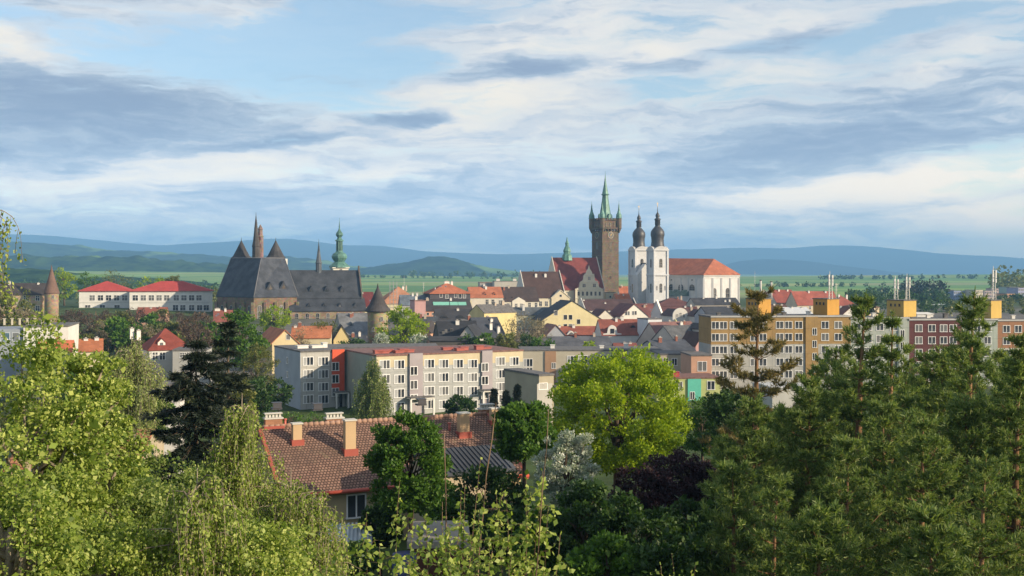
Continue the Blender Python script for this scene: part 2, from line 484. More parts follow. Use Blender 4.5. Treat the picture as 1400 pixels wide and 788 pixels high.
# ------------------------------------------------------------------ air
def build_haze():
    def fn(t, b, o):
        t.n.remove(b)
        pv = t.new('ShaderNodeVolumePrincipled')
        pv.inputs['Color'].default_value = HAZE_COL
        pv.inputs['Density'].default_value = HAZE_D
        pv.inputs['Anisotropy'].default_value = 0.0
        t.l.new(pv.outputs[0], o.inputs['Volume'])
    m = mat(('haze',), fn)
    mb = MB(); mb.box(-14800, 14800, -900, 15500, -32, 480)
    tag(mb.build('haze', m), kind='stuff')
HAZE_COL = (.27, .58, 1.0, 1.0)
HAZE_D = 0.00014
build_haze()
# ------------------------------------------------------------------ building kit
_wc = {}
def window_mesh(w, h, style='cross', frame=None, gl=None):
    """one window: surround, sash bars and glass, front at y = -0.06 .. 0, origin in its middle"""
    frame = frame or PVC; gl = gl or glass()
    key = (round(w, 2), round(h, 2), style, frame.name, gl.name)
    if key in _wc: return _wc[key]
    mb = MB(); a = w / 2; b = h / 2; t = min(.09, w * .09)
    if style == 'arch':
        n = 8
        pr = [(-a, -b), (a, -b)] + [(a * math.cos(math.pi * i / n), b - a + a * math.sin(math.pi * i / n)) for i in range(n + 1)]
        mb.prism(pr, -.05, .05, 1)
        for i in range(len(pr)):
            p, q = pr[i], pr[(i + 1) % len(pr)]
            mb.tube([(p[0], -.05, p[1]), (q[0], -.05, q[1])], t * .9, 4, 0, False)
        mb.box(-t / 2, t / 2, -.09, -.05, -b, b - .1, 0)
        for k in (.3, .6): mb.box(-a, a, -.08, -.05, -b + h * k - t / 2, -b + h * k + t / 2, 0)
    else:
        mb.box(-a, a, -.02, .05, -b, b, 1)
        mb.box(-a - t, -a, -.07, .05, -b, b, 0); mb.box(a, a + t, -.07, .05, -b, b, 0)
        mb.box(-a - t, a + t, -.07, .05, b, b + t, 0); mb.box(-a - t - .05, a + t + .05, -.14, .05, -b - t, -b, 0)
        if style in ('cross', 'two'): mb.box(-t / 2, t / 2, -.06, -.021, -b, b, 0)
        if style == 'three':
            for k in (-1, 1): mb.box(k * w / 6 - t / 2, k * w / 6 + t / 2, -.06, -.021, -b, b, 0)
            # one net curtain behind the left sash
            mb.box(-a, -w / 6 - t / 2, -.03, -.022, -b, b, 2)
        if style == 'cross': mb.box(-a, a, -.055, -.022, b * .25 - t / 2, b * .25 + t / 2, 0)
    _wc[key] = mb.data('window', [frame, gl, paint((.30, .31, .32), .8)])
    return _wc[key]

def chimney_on(roof, x, y, z0, h, w=.7, d=.6, m=None, cap=None):
    mb = MB()
    mb.box(-w / 2, w / 2, -d / 2, d / 2, -1.2, h, 0)
    mb.box(-w / 2 - .08, w / 2 + .08, -d / 2 - .08, d / 2 + .08, h, h + .12, 1)
    mb.box(-w / 4, w / 4, -d / 4, d / 4, h + .12, h + .35, 1)
    return mb.build('chimney', [m or G_WHITE, cap or paint((.3, .28, .26))], roof, (x, y, z0))

def dormer_on(roof, x, y, z, w, h, wall, roofm, kind='gable', depth=2.5):
    """small roof window house; front at y, running back into the slope"""
    mb = MB()
    if kind == 'gable':
        mb.prism([(-w / 2, 0), (w / 2, 0), (w / 2, h * .55), (0, h), (-w / 2, h * .55)], 0, depth, 0)
        for s in (-1, 1):
            mb.mesh([(s * (w / 2 + .15), -.15, h * .5), (0, -.15, h * 1.06), (0, depth, h * 1.06), (s * (w / 2 + .15), depth, h * .5),
                     (s * (w / 2 + .15), -.15, h * .5 + .12), (0, -.15, h * 1.06 + .14), (0, depth, h * 1.06 + .14), (s * (w / 2 + .15), depth, h * .5 + .12)],
                    [(0, 1, 2, 3), (4, 5, 6, 7), (0, 1, 5, 4), (3, 2, 6, 7), (0, 3, 7, 4), (1, 2, 6, 5)], 1)
        mb.box(-w * .22, w * .22, -.05, .02, h * .12, h * .55, 2)
    elif kind == 'tri':
        mb.mesh([(-w / 2, 0, 0), (w / 2, 0, 0), (0, 0, h), (-w / 2, depth, 0), (w / 2, depth, 0), (0, depth, h)],
                [(0, 1, 2), (5, 4, 3), (1, 4, 5, 2), (3, 0, 2, 5), (0, 3, 4, 1)], 1)
        mb.mesh([(-w * .22, -.04, h * .08), (w * .22, -.04, h * .08), (0, -.04, h * .62)], [(0, 1, 2)], 2)
    elif kind == 'brow':
        n = 10
        pr = [(-w / 2 + w * i / n, h * (.5 - .5 * math.cos(2 * math.pi * i / n))) for i in range(n + 1)]
        mb.prism(pr, 0, depth, 1)
        mb.prism([(x_ * .7, z_ * .7) for x_, z_ in pr], -.04, .0, 2)
    elif kind == 'sky':
        mb.box(-w / 2, w / 2, -.1, .1, 0, h, 0); mb.box(-w / 2 + .1, w / 2 - .1, -.14, -.1, .1, h - .1, 2)
    elif kind == 'baroque':
        pr = [(-w / 2, 0), (w / 2, 0), (w / 2, h * .18), (w * .28, h * .25), (w * .24, h * .6), (w * .2, h * .8), (w * .1, h * .95), (0, h), (-w * .1, h * .95), (-w * .2, h * .8), (-w * .24, h * .6), (-w * .28, h * .25), (-w / 2, h * .18)]
        mb.prism(pr, -.1, .5, 0); mb.box(-w * .18, w * .18, .5, depth, h * .1, h * .75, 1)
        mb.box(-w * .11, w * .11, -.15, -.1, h * .2, h * .65, 2)
    return mb.build('dormer', [wall, roofm, glass()], roof, (x, y, z))

class Facade:
    """places a building by the picture columns of its front corners and its distance"""
    def __init__(s, pl, pr, Y, yaw=0.0):
        s.c = math.cos(R(yaw)); s.s = math.sin(R(yaw)); s.yaw = yaw
        s.x0 = (pl - 700) / F * Y; s.Y = Y
        s.W = s.along(pr)
        s.mid = (s.x0 + s.c * s.W / 2, Y + s.s * s.W / 2)
    def along(s, px):
        k = (px - 700) / F
        return (k * s.Y - s.x0) / (s.c - k * s.s)
    def lx(s, px): return s.along(px) - s.W / 2          # local x, origin mid front
    def z(s, px, py):
        return CZ + (H0 - py) / F * (s.Y + s.along(px) * s.s)

def house(name, label, cat, pl, pr, pe, prg, Y, wall, roofm, yaw=0.0, depth=10.0, roof='side', wins=(), wsize=(1.0, 1.5), wstyle='cross',
          chim=(), dorm=(), over=.35, group=None, gable_m=None, fascia=None, parapet=None, wframe=None, wgl=None, hipx=.35, windows_name='window', sink=1.5, band=None):
    f = Facade(pl, pr, Y, yaw)
    W = f.W; D = depth
    bz = g1(*f.mid)
    root = thing(name, label, cat, (f.mid[0], f.mid[1], bz), R(yaw), group)
    ze = f.z((pl + pr) / 2, pe) - bz
    zr = zat(prg, f.mid[1] + (D / 2 * f.c if roof in ('side', 'hip', 'mansard') else 0)) - bz if prg is not None else ze
    a = W / 2
    w = MB()
    if roof == 'side':
        w.prism_x([(0, -sink), (D, -sink), (D, ze), (D / 2, zr), (0, ze)], -a, a)
    elif roof == 'front':
        w.prism([(-a, -sink), (a, -sink), (a, ze), (0, zr), (-a, ze)], 0, D)
    else:
        w.box(-a, a, 0, D, -sink, ze)
    if band:
        for bzz, bh in band: w.box(-a - .12, a + .12, -.12, D + .12, bzz, bzz + bh, 1)
    wo = w.build('wall', [wall, fascia or G_WHITE], root)
    o = over; th = .22
    rb = MB()
    if roof == 'side':
        sl = (zr - ze) / (D / 2)
        p = [(-o, ze - o * sl + .03), (D / 2, zr + .03), (D + o, ze - o * sl + .03), (D + o, ze - o * sl + th), (D / 2, zr + th + .03), (-o, ze - o * sl + th)]
        # two slabs
        ox = o * .5 if parapet is None else -.05
        rb.prism_x([p[0], p[1], p[4], p[5]][::-1], -a - ox, a + ox); rb.prism_x([p[1], p[2], p[3], p[4]][::-1], -a - ox, a + ox)
    elif roof == 'front':
        sl = (zr - ze) / a
        for s_ in (-1, 1):
            q = [(s_ * (a + o), ze - o * sl + .03), (0, zr + .03), (0, zr + th + .03), (s_ * (a + o), ze - o * sl + th)]
            rb.prism(q if s_ < 0 else q[::-1], -.3 if parapet is None else .3, D + .3)
    elif roof == 'hip':
        hx = min(a * .98, D / 2 * (hipx / .35))
        b = [(-a - o, -o), (a + o, -o), (a + o, D + o), (-a - o, D + o)]
        vs = [(x, y, ze + .02) for x, y in b] + [(x, y, ze + .2) for x, y in b] + [(-a + hx, D / 2, zr), (a - hx, D / 2, zr)]
        rb.mesh(vs, [(3, 2, 1, 0), (0, 1, 5, 4), (1, 2, 6, 5), (2, 3, 7, 6), (3, 0, 4, 7), (4, 5, 9, 8), (5, 6, 9), (6, 7, 8, 9), (7, 4, 8)])
    elif roof == 'flat':
        rb.box(-a - .12, a + .12, -.12, D + .12, ze, ze + .3)
    ro = rb.build('roof', roofm, root)
    if parapet is not None:          # stepped or plain fire walls standing above the roof at both ends
        if roof == 'side':
            for xx in (-a - .25, a - .1):
                pb = MB(); pb.prism_x([(-o, ze - .6), (D + o, ze - .6), (D + o, ze + .7), (D / 2, zr + 1.0), (-o, ze + .7)], xx, xx + .35); pb.build('parapet', parapet, root)
        else:
            pb = MB(); pb.prism([(-a - .3, ze - .6), (a + .3, ze - .6), (a + .3, ze + .6), (0, zr + .9), (-a - .3, ze + .6)], -.2, .2); pb.build('parapet', parapet, root)
    for wn in wins:
        px, py = wn[0], wn[1]
        ws = wn[2] if len(wn) > 2 else wsize
        st = wn[3] if len(wn) > 3 else wstyle
        link(windows_name, window_mesh(ws[0], ws[1], st, wframe, wgl), root, (f.lx(px), 0, f.z(px, py) - bz))
    def slope_y(z):
        if roof == 'front' or zr - ze < .1: return D * .3
        return max(0, (z - ze) / (zr - ze)) * D / 2
    for ch in chim:                  # (px, py of its top, height, y fraction)
        px, py, h = ch[:3]
        fy = ch[3] if len(ch) > 3 else .45
        zt = zat(py, f.mid[1] + fy * D) - bz
        chimney_on(ro, f.lx(px), fy * D, zt - h - .35, h, *(ch[4] if len(ch) > 4 else (.8, .6)))
    if cat == 'house' and roof in ('side', 'hip') and W > 6 and Y > 100:       # the small things every old roof carries
        hr = random.Random(int(pl * 7 + pe * 13))
        for k in range(max(0, 2 - len(chim))):
            fy = hr.uniform(.38, .48); x = hr.uniform(-.32, .32) * W; hh = hr.uniform(.9, 1.5)
            chimney_on(ro, x, fy * D, zr - (.5 - fy) * 2 * (zr - ze), hh, hr.uniform(.6, 1.0), .55, hr.choice((G_WHITE, plaster((.5, .42, .34)), tile((.32, .12, .08), .1))))
        for k in range(hr.randint(0, 3) if not dorm and Y < 560 else 0):
            u = hr.uniform(.25, .6); x = hr.uniform(-.36, .36) * W; zz = ze + u * (zr - ze)
            m_ = MB(); m_.box(-.4, .4, -.05, .1, 0, .95, 0); m_.box(-.32, .32, -.08, -.05, .08, .87, 1)
            o_ = m_.build('roof_window', [paint((.3, .3, .31), .5), glass((.10, .13, .17))], ro, (x, u * D / 2 - .02, zz + .12)); o_.rotation_euler = (-math.atan2(D / 2, zr - ze), 0, 0)
    for dm in dorm:                  # (px, py of its foot, w, h, kind[, wall])
        px, py, dw, dh, kind = dm[:5]
        zz = f.z(px, py) - bz
        yy = slope_y(zz)
        zz = zat(py, f.mid[1] + yy * f.c) - bz
        yy = slope_y(zz)
        dormer_on(ro, f.lx(px), yy - .05, zz, dw, dh, dm[5] if len(dm) > 5 else wall, dm[6] if len(dm) > 6 else roofm, kind, depth=max(.8, dh * 1.4))
    root['_z'] = 0
    del root['_z']
    return root, f, bz, wo, ro, ze, zr

def grid(xs, ys): return [(x, y) for y in ys for x in xs]
def lerp(a, b, t): return a + (b - a) * t
# ------------------------------------------------------------------ landmarks
SLATE = slate((.055, .062, .08)); SLATE2 = slate((.045, .05, .062)); TAN = stone((.34, .28, .20)); BROWNST = stone((.20, .145, .10))
ORANGE = tile((.42, .125, .055)); ORANGE2 = tile((.36, .13, .065)); REDT = tile((.27, .055, .035)); BROWNT = tile((.085, .045, .035)); REDBR = tile((.17, .05, .035))
DKT = tile((.06, .05, .05)); COPPER = copper((.16, .33, .26)); COPPER2 = copper((.075, .17, .14)); BLACKM = paint((.045, .045, .05), .5, .2, .3)
IRON = paint((.05, .05, .055), .6, .3); GOLD = paint((.6, .4, .1), .35, .8)
CREAM = plaster((.66, .58, .42)); YELLOW = plaster((.64, .52, .27)); PALEY = plaster((.62, .56, .38)); GREY = plaster((.46, .45, .43)); PINK = plaster((.56, .34, .33)); SALMON = plaster((.56, .34, .24))
BEIGE = plaster((.50, .44, .34)); OCHRE = panel((.38, .25, .105)); PALEG = panel((.40, .44, .41)); LBLUE = plaster((.46, .54, .62)); ROOFING = paint((.11, .105, .105), .9, 0, .3); ROOFRED = paint((.17, .085, .07), .8, 0, .3)
DARKW = glass((.018, .02, .024))

def arch_window(root, x, y, z, w, h, yaw=0.0, frame=None):
    return link('window', window_mesh(w, h, 'arch', frame or GREY, DARKW), root, (x, y, z), yaw)

def black_tower():
    Y = 694; c = at(827.5, 400, Y); gz = g1(c.x, c.y)
    root = thing('stone_tower', 'tall dark stone clock tower with green copper spire and four corner turrets', 'tower', (c.x, c.y, gz), R(28))
    Z = lambda py: zat(py, Y) - gz
    h = 6.1
    mb = MB(); mb.box(-h, h, -h, h, -2, Z(316)); mb.build('shaft', stone((.15, .115, .085)), root)
    mb = MB()
    for zz in (Z(397), Z(374), Z(350), Z(331)): mb.box(-h - .18, h + .18, -h - .18, h + .18, zz, zz + .45)
    mb.build('string_course', stone((.19, .15, .11)), root)
    g = MB(); z0 = Z(316); z1 = Z(302)
    g.box(-h - .9, h + .9, -h - .9, h + .9, z0 + .9, z0 + 2.1)
    for i in range(7):
        t = -h - .5 + (2 * h + 1) * i / 6
        for a, b in ((t, -h - .45), (t, h + .45), (-h - .45, t), (h + .45, t)): g.box(a - .35, a + .35, b - .35, b + .35, z0 - .3, z0 + .9)
    g.build('gallery', stone((.11, .09, .07)), root)
    up = MB(); up.box(-h + .1, h - .1, -h + .1, h - .1, z0 + 2.1, z1); up.build('upper_storey', stone((.15, .115, .085)), root)
    pr = MB(); pr.box(-h - .5, h + .5, -h - .5, h + .5, z1, z1 + .5)
    for i in range(5):
        t = -h + .8 + (2 * h - 1.6) * i / 4
        for a, b in ((t, -h - .2), (t, h + .2), (-h - .2, t), (h + .2, t)): pr.box(a - .55, a + .55, b - .25, b + .25, z1 + .5, z1 + 1.5)
    pr.build('battlement', stone((.11, .09, .075)), root)
    sp = MB()
    sp.lathe([(5.6, z1 + .5), (4.4, z1 + 2.2), (3.4, z1 + 5), (2.7, z1 + 9), (2.15, z1 + 13), (1.85, Z(267))], n=8, smooth=False, rot=R(22.5))
    sp.lathe([(2.5, Z(267)), (2.6, Z(266)), (2.0, Z(265.5)), (1.7, Z(262)), (1.0, Z(254)), (.45, Z(246)), (.12, Z(239)), (.05, Z(234))], n=8, smooth=False, rot=R(22.5))
    s_ = sp.build('spire', COPPER2, root)
    for k in range(4):
        dm = MB(); dm.prism([(-.7, 0), (.7, 0), (.7, 1.6), (0, 2.9), (-.7, 1.6)], -.4, 2.5, 0)
        a = k * math.pi / 2
        dm.build('dormer', COPPER2, s_, (math.sin(a) * 4.6, -math.cos(a) * 4.6, z1 + 1.3), a)
    for sx in (-1, 1):
        for sy in (-1, 1):
            t = MB(); t.lathe([(.4, z0 - 1.5), (1.5, z0 + 1.2), (1.75, z0 + 1.6), (1.75, z1 + 1.4)], n=8, rot=R(22.5), smooth=False, m=0)
            to = t.build('turret', stone((.15, .115, .085)), root, (sx * (h + .1), sy * (h + .1), 0))
            r = MB(); r.lathe([(2.1, z1 + 1.4), (1.8, z1 + 2.0), (1.75, z1 + 3.6), (1.2, z1 + 4.6), (.7, z1 + 6.2), (.4, z1 + 9), (.08, Z(278)), (.05, Z(275))], n=8, rot=R(22.5), smooth=False)
            r.build('turret_roof', copper((.09, .2, .17)), to)
    for rz in (0, -math.pi / 2):
        cx, cy = (0, -h - .12) if rz == 0 else (-h - .12, 0)
        k = MB(); n = 24
        ring = [(2.2 * math.cos(2 * math.pi * i / n), 2.2 * math.sin(2 * math.pi * i / n)) for i in range(n)]
        k.prism(ring, -.18, .1, 0)
        k.prism([(x * .78, z * .78) for x, z in ring], -.22, -.18, 1)
        for i in range(12):
            a = 2 * math.pi * i / 12; k.mesh([(math.sin(a) * 1.72 * 1.0 + sx, -.24, math.cos(a) * 1.72 + sz) for sx, sz in ((-.12, -.12), (.12, -.12), (.12, .12), (-.12, .12))], [(0, 1, 2, 3)], 0)
        for a, l in ((R(165), 1.1), (R(40), 1.5)):
            k.mesh([(math.cos(a) * .1, -.26, -math.sin(a) * .1), (math.sin(a) * l, -.26, math.cos(a) * l), (-math.cos(a) * .1, -.26, math.sin(a) * .1)], [(0, 1, 2)], 2)
        ck = k.build('clock', [stone((.34, .29, .22)), paint((.03, .03, .032), .5), GOLD], root, (cx, cy, Z(322)), rz)
        for py, w, hh in ((336, 1.9, 4.6), (361, 1.5, 2.4), (380, 1.2, 2.0)):
            arch_window(root, cx * .985, cy * .985, Z(py), w, hh, rz, stone((.2, .15, .1)))
        for t in (-3, 0, 3):
            a = (t, -h - .0) if rz == 0 else (-h - .0, t)
            arch_window(root, a[0], a[1], Z(308), 1.2, 2.8, rz, stone((.2, .15, .1)))
black_tower()

ONION = [(4.6, 0), (4.5, .5), (3.9, 1.4), (3.5, 4.0), (3.55, 6.4), (3.85, 7.6), (3.95, 8.7), (3.7, 10), (2.9, 11.3), (1.9, 12.4), (1.25, 13.2), (1.55, 13.5), (1.45, 16.2), (1.85, 16.6), (1.75, 17.0), (.9, 17.6),
         (1.15, 18.4), (1.2, 19.0), (.8, 19.9), (.3, 20.8), (.18, 22), (.05, 24.8)]
def white_church():
    c = at(962, 400, 622); gz = g1(c.x, c.y)
    root = thing('white_church', 'white church with two black onion towers and an orange tiled nave roof', 'church', (c.x, c.y, gz))
    loc = lambda px, Y: (at(px, 400, Y).x - c.x, Y - c.y)
    Z = lambda py, Y: zat(py, Y) - gz
    A, B, C = loc(911, 648), loc(962, 622), loc(1010, 636)
    D = (A[0] + C[0] - B[0], A[1] + C[1] - B[1])
    W = plaster((.64, .64, .64))
    ze = Z(376.5, 630)
    w = MB(); w.ext([A, B, C, D], -2, ze); w.build('wall', W, root)
    ab = Vector((B[0] - A[0], B[1] - A[1])); bc = Vector((C[0] - B[0], C[1] - B[1]))
    def out(p, q, t, o):
        d = Vector((q[0] - p[0], q[1] - p[1])); n = Vector((d.y, -d.x)).normalized()
        return (p[0] + d.x * t + n.x * o, p[1] + d.y * t + n.y * o), math.atan2(d.y, d.x)
    # cornice and pilasters
    tr = MB()
    def big(s): 
        m = ((A[0] + C[0]) / 2, (A[1] + C[1]) / 2)
        return [(m[0] + (p[0] - m[0]) * s, m[1] + (p[1] - m[1]) * s) for p in (A, B, C, D)]
    tr.ext(big(1.035), ze - .5, ze + .05); tr.ext(big(1.015), ze - 1.6, ze - 1.2)
    tr.build('cornice', plaster((.58, .58, .57)), root)
    pl = MB()
    for p, q, n in ((A, B, 5), (B, C, 4)):
        for i in range(n + 1):
            (x, y), a = out(p, q, i / n, .12)
            pl.box(x - .45, x + .45, y - .45, y + .45, -2, ze - 1.6)
    pl.build('pilaster', plaster((.66, .66, .66)), root)
    # roof: ridge from above the towers to the hip
    r1 = (*loc(905, 668), Z(353, 660)); r2 = (*loc(976, 643), Z(354, 643))
    e = big(1.05); zz = ze + .1
    rb = MB(); vs = [(x, y, zz) for x, y in e] + [(x, y, zz + .3) for x, y in e] + [r1, r2]
    rb.mesh(vs, [(3, 2, 1, 0), (0, 1, 5, 4), (1, 2, 6, 5), (2, 3, 7, 6), (3, 0, 4, 7), (4, 5, 9, 8), (5, 6, 9), (6, 7, 8, 9), (7, 4, 8)])
    rb.build('roof', ORANGE, root)
    for t in (.14, .40, .70):
        (x, y), a = out(A, B, t, .05); arch_window(root, x, y, Z(393, 635), 4.4, 3.6, a)
        (x, y), a = out(A, B, t, .05); link('window', window_mesh(1.0, .8, 'plain', GREY, DARKW), root, (x, y, Z(383, 635)), a)
    for t in (.30, .68):
        (x, y), a = out(B, C, t, .05); arch_window(root, x, y, Z(403, 630), 3.0, 7.6, a)
    # low side chapel with a curved copper roof
    ch = MB(); p0, a = out(A, B, .02, 0); 
    pr = [(0, -2), (5, -2), (5, Z(404, 630)), (0, Z(404, 630))]
    cb = MB(); cb.box(0, 19, -5, 0, -2, Z(405, 630)); 
    cr = MB(); z0 = Z(405, 630)
    prof = [(-5.4, z0), (0, z0)] + [(-5.4 + 5.4 * math.sin(t * math.pi / 2 / 6), z0 + .2 + 3.4 * (1 - math.cos(t * math.pi / 2 / 6)) ** .6) for t in range(6, -1, -1)]
    cr.prism_x(prof, -.4, 19.4)
    co = cb.build('side_chapel', W, root, (A[0], A[1], 0), a); cr.build('chapel_roof', copper((.10, .16, .14)), co)
    # sacristy at the sunny end
    s = MB(); (x, y), a2 = out(B, C, 1.0, 0)
    s.box(-.5, 4.2, 4, 14, -2, Z(379, 640)); s.box(-.8, 4.5, 3.7, 14.3, Z(379, 640), Z(378, 640))
    s.build('sacristy', plaster((.62, .55, .44)), root, (x, y, 0), a2)
    # the towers
    for px, Y in ((873.5, 652), (899, 632)):
        q = loc(px, Y); h = 4.2
        yz = R(19)
        t = MB()
        zt = Z(341.5, Y); zm = Z(377, Y)
        t.box(-h, h, -h, h, -2, zt)
        for sx in (-1, 1):
            for sy in (-1, 1): t.box(sx * h - .55, sx * h + .55, sy * h - .55, sy * h + .55, -2, zt - .7)
        for zz in (zm, zt - .7): t.box(-h - .75, h + .75, -h - .75, h + .75, zz, zz + .7)
        for rz in range(4):           # low curved pediment under the dome
            pass
        to = t.build('bell_tower', plaster((.62, .63, .65)), root, (q[0], q[1], 0), yz)
        pm = MB()
        for k in range(4):
            a = k * math.pi / 2; n = 8
            pts = [(-4.6 + 9.2 * i / n, zt + 1.9 * math.sin(math.pi * i / n) ** .8) for i in range(n + 1)]
            vs = []; 
            for yy in (-h - .7, -h + .5):
                vs += [(x_ * math.cos(a) - yy * math.sin(a), x_ * math.sin(a) + yy * math.cos(a), z_) for x_, z_ in pts]
            m_ = n + 1
            pm.mesh(vs, [list(range(m_)), list(range(2 * m_ - 1, m_ - 1, -1))] + [(i, m_ + i, m_ + i + 1, i + 1) for i in range(n)])
        pm.build('pediment', plaster((.56, .56, .56)), to)
        dm = MB(); sc_ = 1.02 if px > 890 else .98
        dm.lathe([(r * sc_, zt + .3 + z * sc_) for r, z in ONION], n=16)
        do = dm.build('onion_dome', BLACKM, to)
        cr = MB(); zz = zt + .3 + 24.6 * sc_
        cr.box(-.07, .07, -.07, .07, zz - .5, zz + 2.0); cr.box(-.6, .6, -.06, .06, zz + 1.0, zz + 1.18); cr.lathe([(.05, zz - .6), (.35, zz - .3), (.05, zz)], n=8)
        cr.build('cross', GOLD, do)
        for rz, (fx, fy) in ((0, (0, -1)), (-math.pi / 2, (-1, 0))):
            arch_window(to, fx * (h + .02), fy * (h + .02), Z(360, Y), 1.9, 5.0, rz)
            arch_window(to, fx * (h + .02), fy * (h + .02), Z(394, Y), 1.7, 5.2, rz)
            for t_ in (-2.6, 2.6):
                p = (t_, fy * (h + .02)) if fx == 0 else (fx * (h + .02), t_)
                link('niche', window_mesh(.8, 2.4, 'plain', GREY, glass((.2, .2, .22))), to, (p[0], p[1], Z(394, Y)), rz)
    # link between the towers with its small gable
    q = loc(880, 646)
    gb = MB(); gb.prism([(-5, -2), (5, -2), (5, Z(376, 645)), (0, Z(361, 645)), (-5, Z(376, 645))], -2.5, 4)
    go = gb.build('gable', W, root, (q[0], q[1], 0), R(19))
    gr = MB(); gr.prism([(0, Z(361, 645) + .05), (5.3, Z(377, 645)), (5.3, Z(376, 645) + .6), (0, Z(359.5, 645))], -2.6, 4.2); gr.build('roof', SLATE2, go)
white_church()

def slate_church():
    c = at(347, 407, 480); gz = g1(c.x, c.y)
    root = thing('gothic_church', 'large gothic church under steep dark slate roofs with brown stone walls', 'church', (c.x, c.y, gz))
    L = lambda px, Y: (at(px, 400, Y).x - c.x, Y - c.y)
    Z = lambda py, Y: zat(py, Y) - gz
    A, B, C = L(297, 498), L(347, 480), L(406, 492)
    D = (A[0] + C[0] - B[0], A[1] + C[1] - B[1])
    zb = Z(407, 486)
    w = MB(); w.ext([A, B, C, D], -3, zb); 
    def out(p, q, t, o):
        d = Vector((q[0] - p[0], q[1] - p[1])); n = Vector((d.y, -d.x)).normalized()
        return (p[0] + d.x * t + n.x * o, p[1] + d.y * t + n.y * o), math.atan2(d.y, d.x)
    wo = w.build('choir_wall', BROWNST, root)
    for p, q, n in ((A, B, 4), (B, C, 4)):
        for i in range(n + 1):
            (x, y), a = out(p, q, i / n, .6)
            bt = MB(); bt.box(x - .6, x + .6, y - .6, y + .6, -3, zb - 2.0)
            if not (p is B and i == 0): bt.build('buttress', stone((.26, .20, .14)), root)
    for t in (.14, .39, .64, .88):
        (x, y), a = out(A, B, t, .04); arch_window(root, x, y, Z(428, 488), 1.8, 6.5, a)
    for t in (.13, .4, .63):
        (x, y), a = out(B, C, t, .04); arch_window(root, x, y, Z(428, 488), 2.0, 7.0, a)
    # truncated steep roof
    tp = [(*L(316, 510), Z(353, 505)), (*L(357, 494), Z(353, 494)), (*L(389, 506), Z(353, 500)), (*L(352, 520), Z(353, 505))]
    m = ((A[0] + C[0]) / 2, (A[1] + C[1]) / 2)
    e = [(m[0] + (p[0] - m[0]) * 1.03, m[1] + (p[1] - m[1]) * 1.03) for p in (A, B, C, D)]
    rb = MB(); vs = [(x, y, zb) for x, y in e] + [(x, y, zb + .4) for x, y in e] + tp
    rb.mesh(vs, [(3, 2, 1, 0)] + [(i, (i + 1) % 4, 4 + (i + 1) % 4, 4 + i) for i in range(4)] + [(4 + i, 4 + (i + 1) % 4, 8 + (i + 1) % 4, 8 + i) for i in range(4)] + [(8, 9, 10, 11)])
    ro = rb.build('choir_roof', SLATE, root)
    rid = MB()
    for i in range(3): rid.tube([vs[4 + i], tp[i]], .22, 4)
    rid.tube(tp[:3], .25, 4); rid.build('ridge_cap', paint((.12, .12, .13), .6), ro)
    for px, py, u in ((365, 395, .38), (384, 394, .72)):
        d = MB(); d.mesh([(-2.2, 0, 0), (2.2, 0, 0), (0, 0, 3.4), (0, 6, 3.4), (-2.2, 4, 0), (2.2, 4, 0)], [(0, 1, 2), (1, 5, 3, 2), (0, 2, 3, 4)], 0)
        d.mesh([(-1.0, -.05, .1), (1.0, -.05, .1), (0, -.05, 2.0)], [(0, 1, 2)], 1)
        x, y = L(px, 486 + (394 - 380) * .0 + 4); a = math.atan2(C[1] - B[1], C[0] - B[0])
        k = (zb - Z(py, 488)) / (zb - Z(353, 494))
        (bx, by), a = out(B, C, u, 0)
        tx, ty = tp[1][0] + (tp[2][0] - tp[1][0]) * u, tp[1][1] + (tp[2][1] - tp[1][1]) * u
        d.build('dormer', [SLATE2, DARKW], ro, (bx + (tx - bx) * k * .82, by + (ty - by) * k * .82, Z(py, 488) - .4), a)
    # nave behind, gabled, with a lower aisle roof in front
    f = Facade(398, 494, 494, 16); a = f.W / 2
    nv = thing_part = None
    ox, oy = f.mid[0] - c.x, f.mid[1] - c.y
    zn = Z(406, 500); zr = Z(371, 508); Dn = 20
    n = MB(); n.prism_x([(0, -3), (Dn, -3), (Dn, zn), (Dn / 2, zr), (0, zn)], -a, a); no = n.build('nave_wall', stone((.30, .24, .17)), root, (ox, oy, 0), R(16))
    r = MB(); s = (zr - zn) / (Dn / 2)
    for sgn in (0, 1):
        y0, y1 = (-.8, Dn / 2) if sgn == 0 else (Dn + .8, Dn / 2)
        r.prism_x([(y0, zn - .8 * s + .1), (y1, zr + .1), (y1, zr + .5), (y0, zn - .8 * s + .5)], -a, a)
    nr = r.build('nave_roof', SLATE2, no)
    g = MB()
    g.prism_x([(-1, zn - 1), (Dn + 1, zn - 1), (Dn + 1, zn + 1), (Dn / 2 + 1, zr + 1.0), (Dn / 2 + .4, zr + 2.6), (Dn / 2 - .4, zr + 2.6), (Dn / 2 - 1, zr + 1.0), (-1, zn + 1)], a - .1, a + .5)
    g.build('stepped_gable', stone((.13, .11, .10)), no)
    for px in (426, 447, 468):
        zz = Z(400, 500); yy = (zz - zn) / (zr - zn) * Dn / 2
        dormer_on(nr, f.lx(px), yy - .3, zz, 2.6, 3.0, SLATE2, SLATE2, 'tri', 4)
    ai = MB(); za0, za1 = Z(425, 490), Z(409, 496)
    ai.prism_x([(-6, -3), (-.1, -3), (-.1, za1), (-6, za0)], -a - 1, a + .8); ao = ai.build('aisle_wall', stone((.27, .21, .15)), no)
    ar = MB(); ar.prism_x([(-6.6, za0 - .4), (-.1, za1 + .1), (-.1, za1 + .45), (-6.6, za0)], -a - 1.4, a + 1.4); aro = ar.build('aisle_roof', SLATE2, ao)
    bd = MB(); bd.box(-a, a, -.5, -.05, za1 + .45, zn - .9); bd.build('clerestory_band', stone((.36, .30, .22)), no)
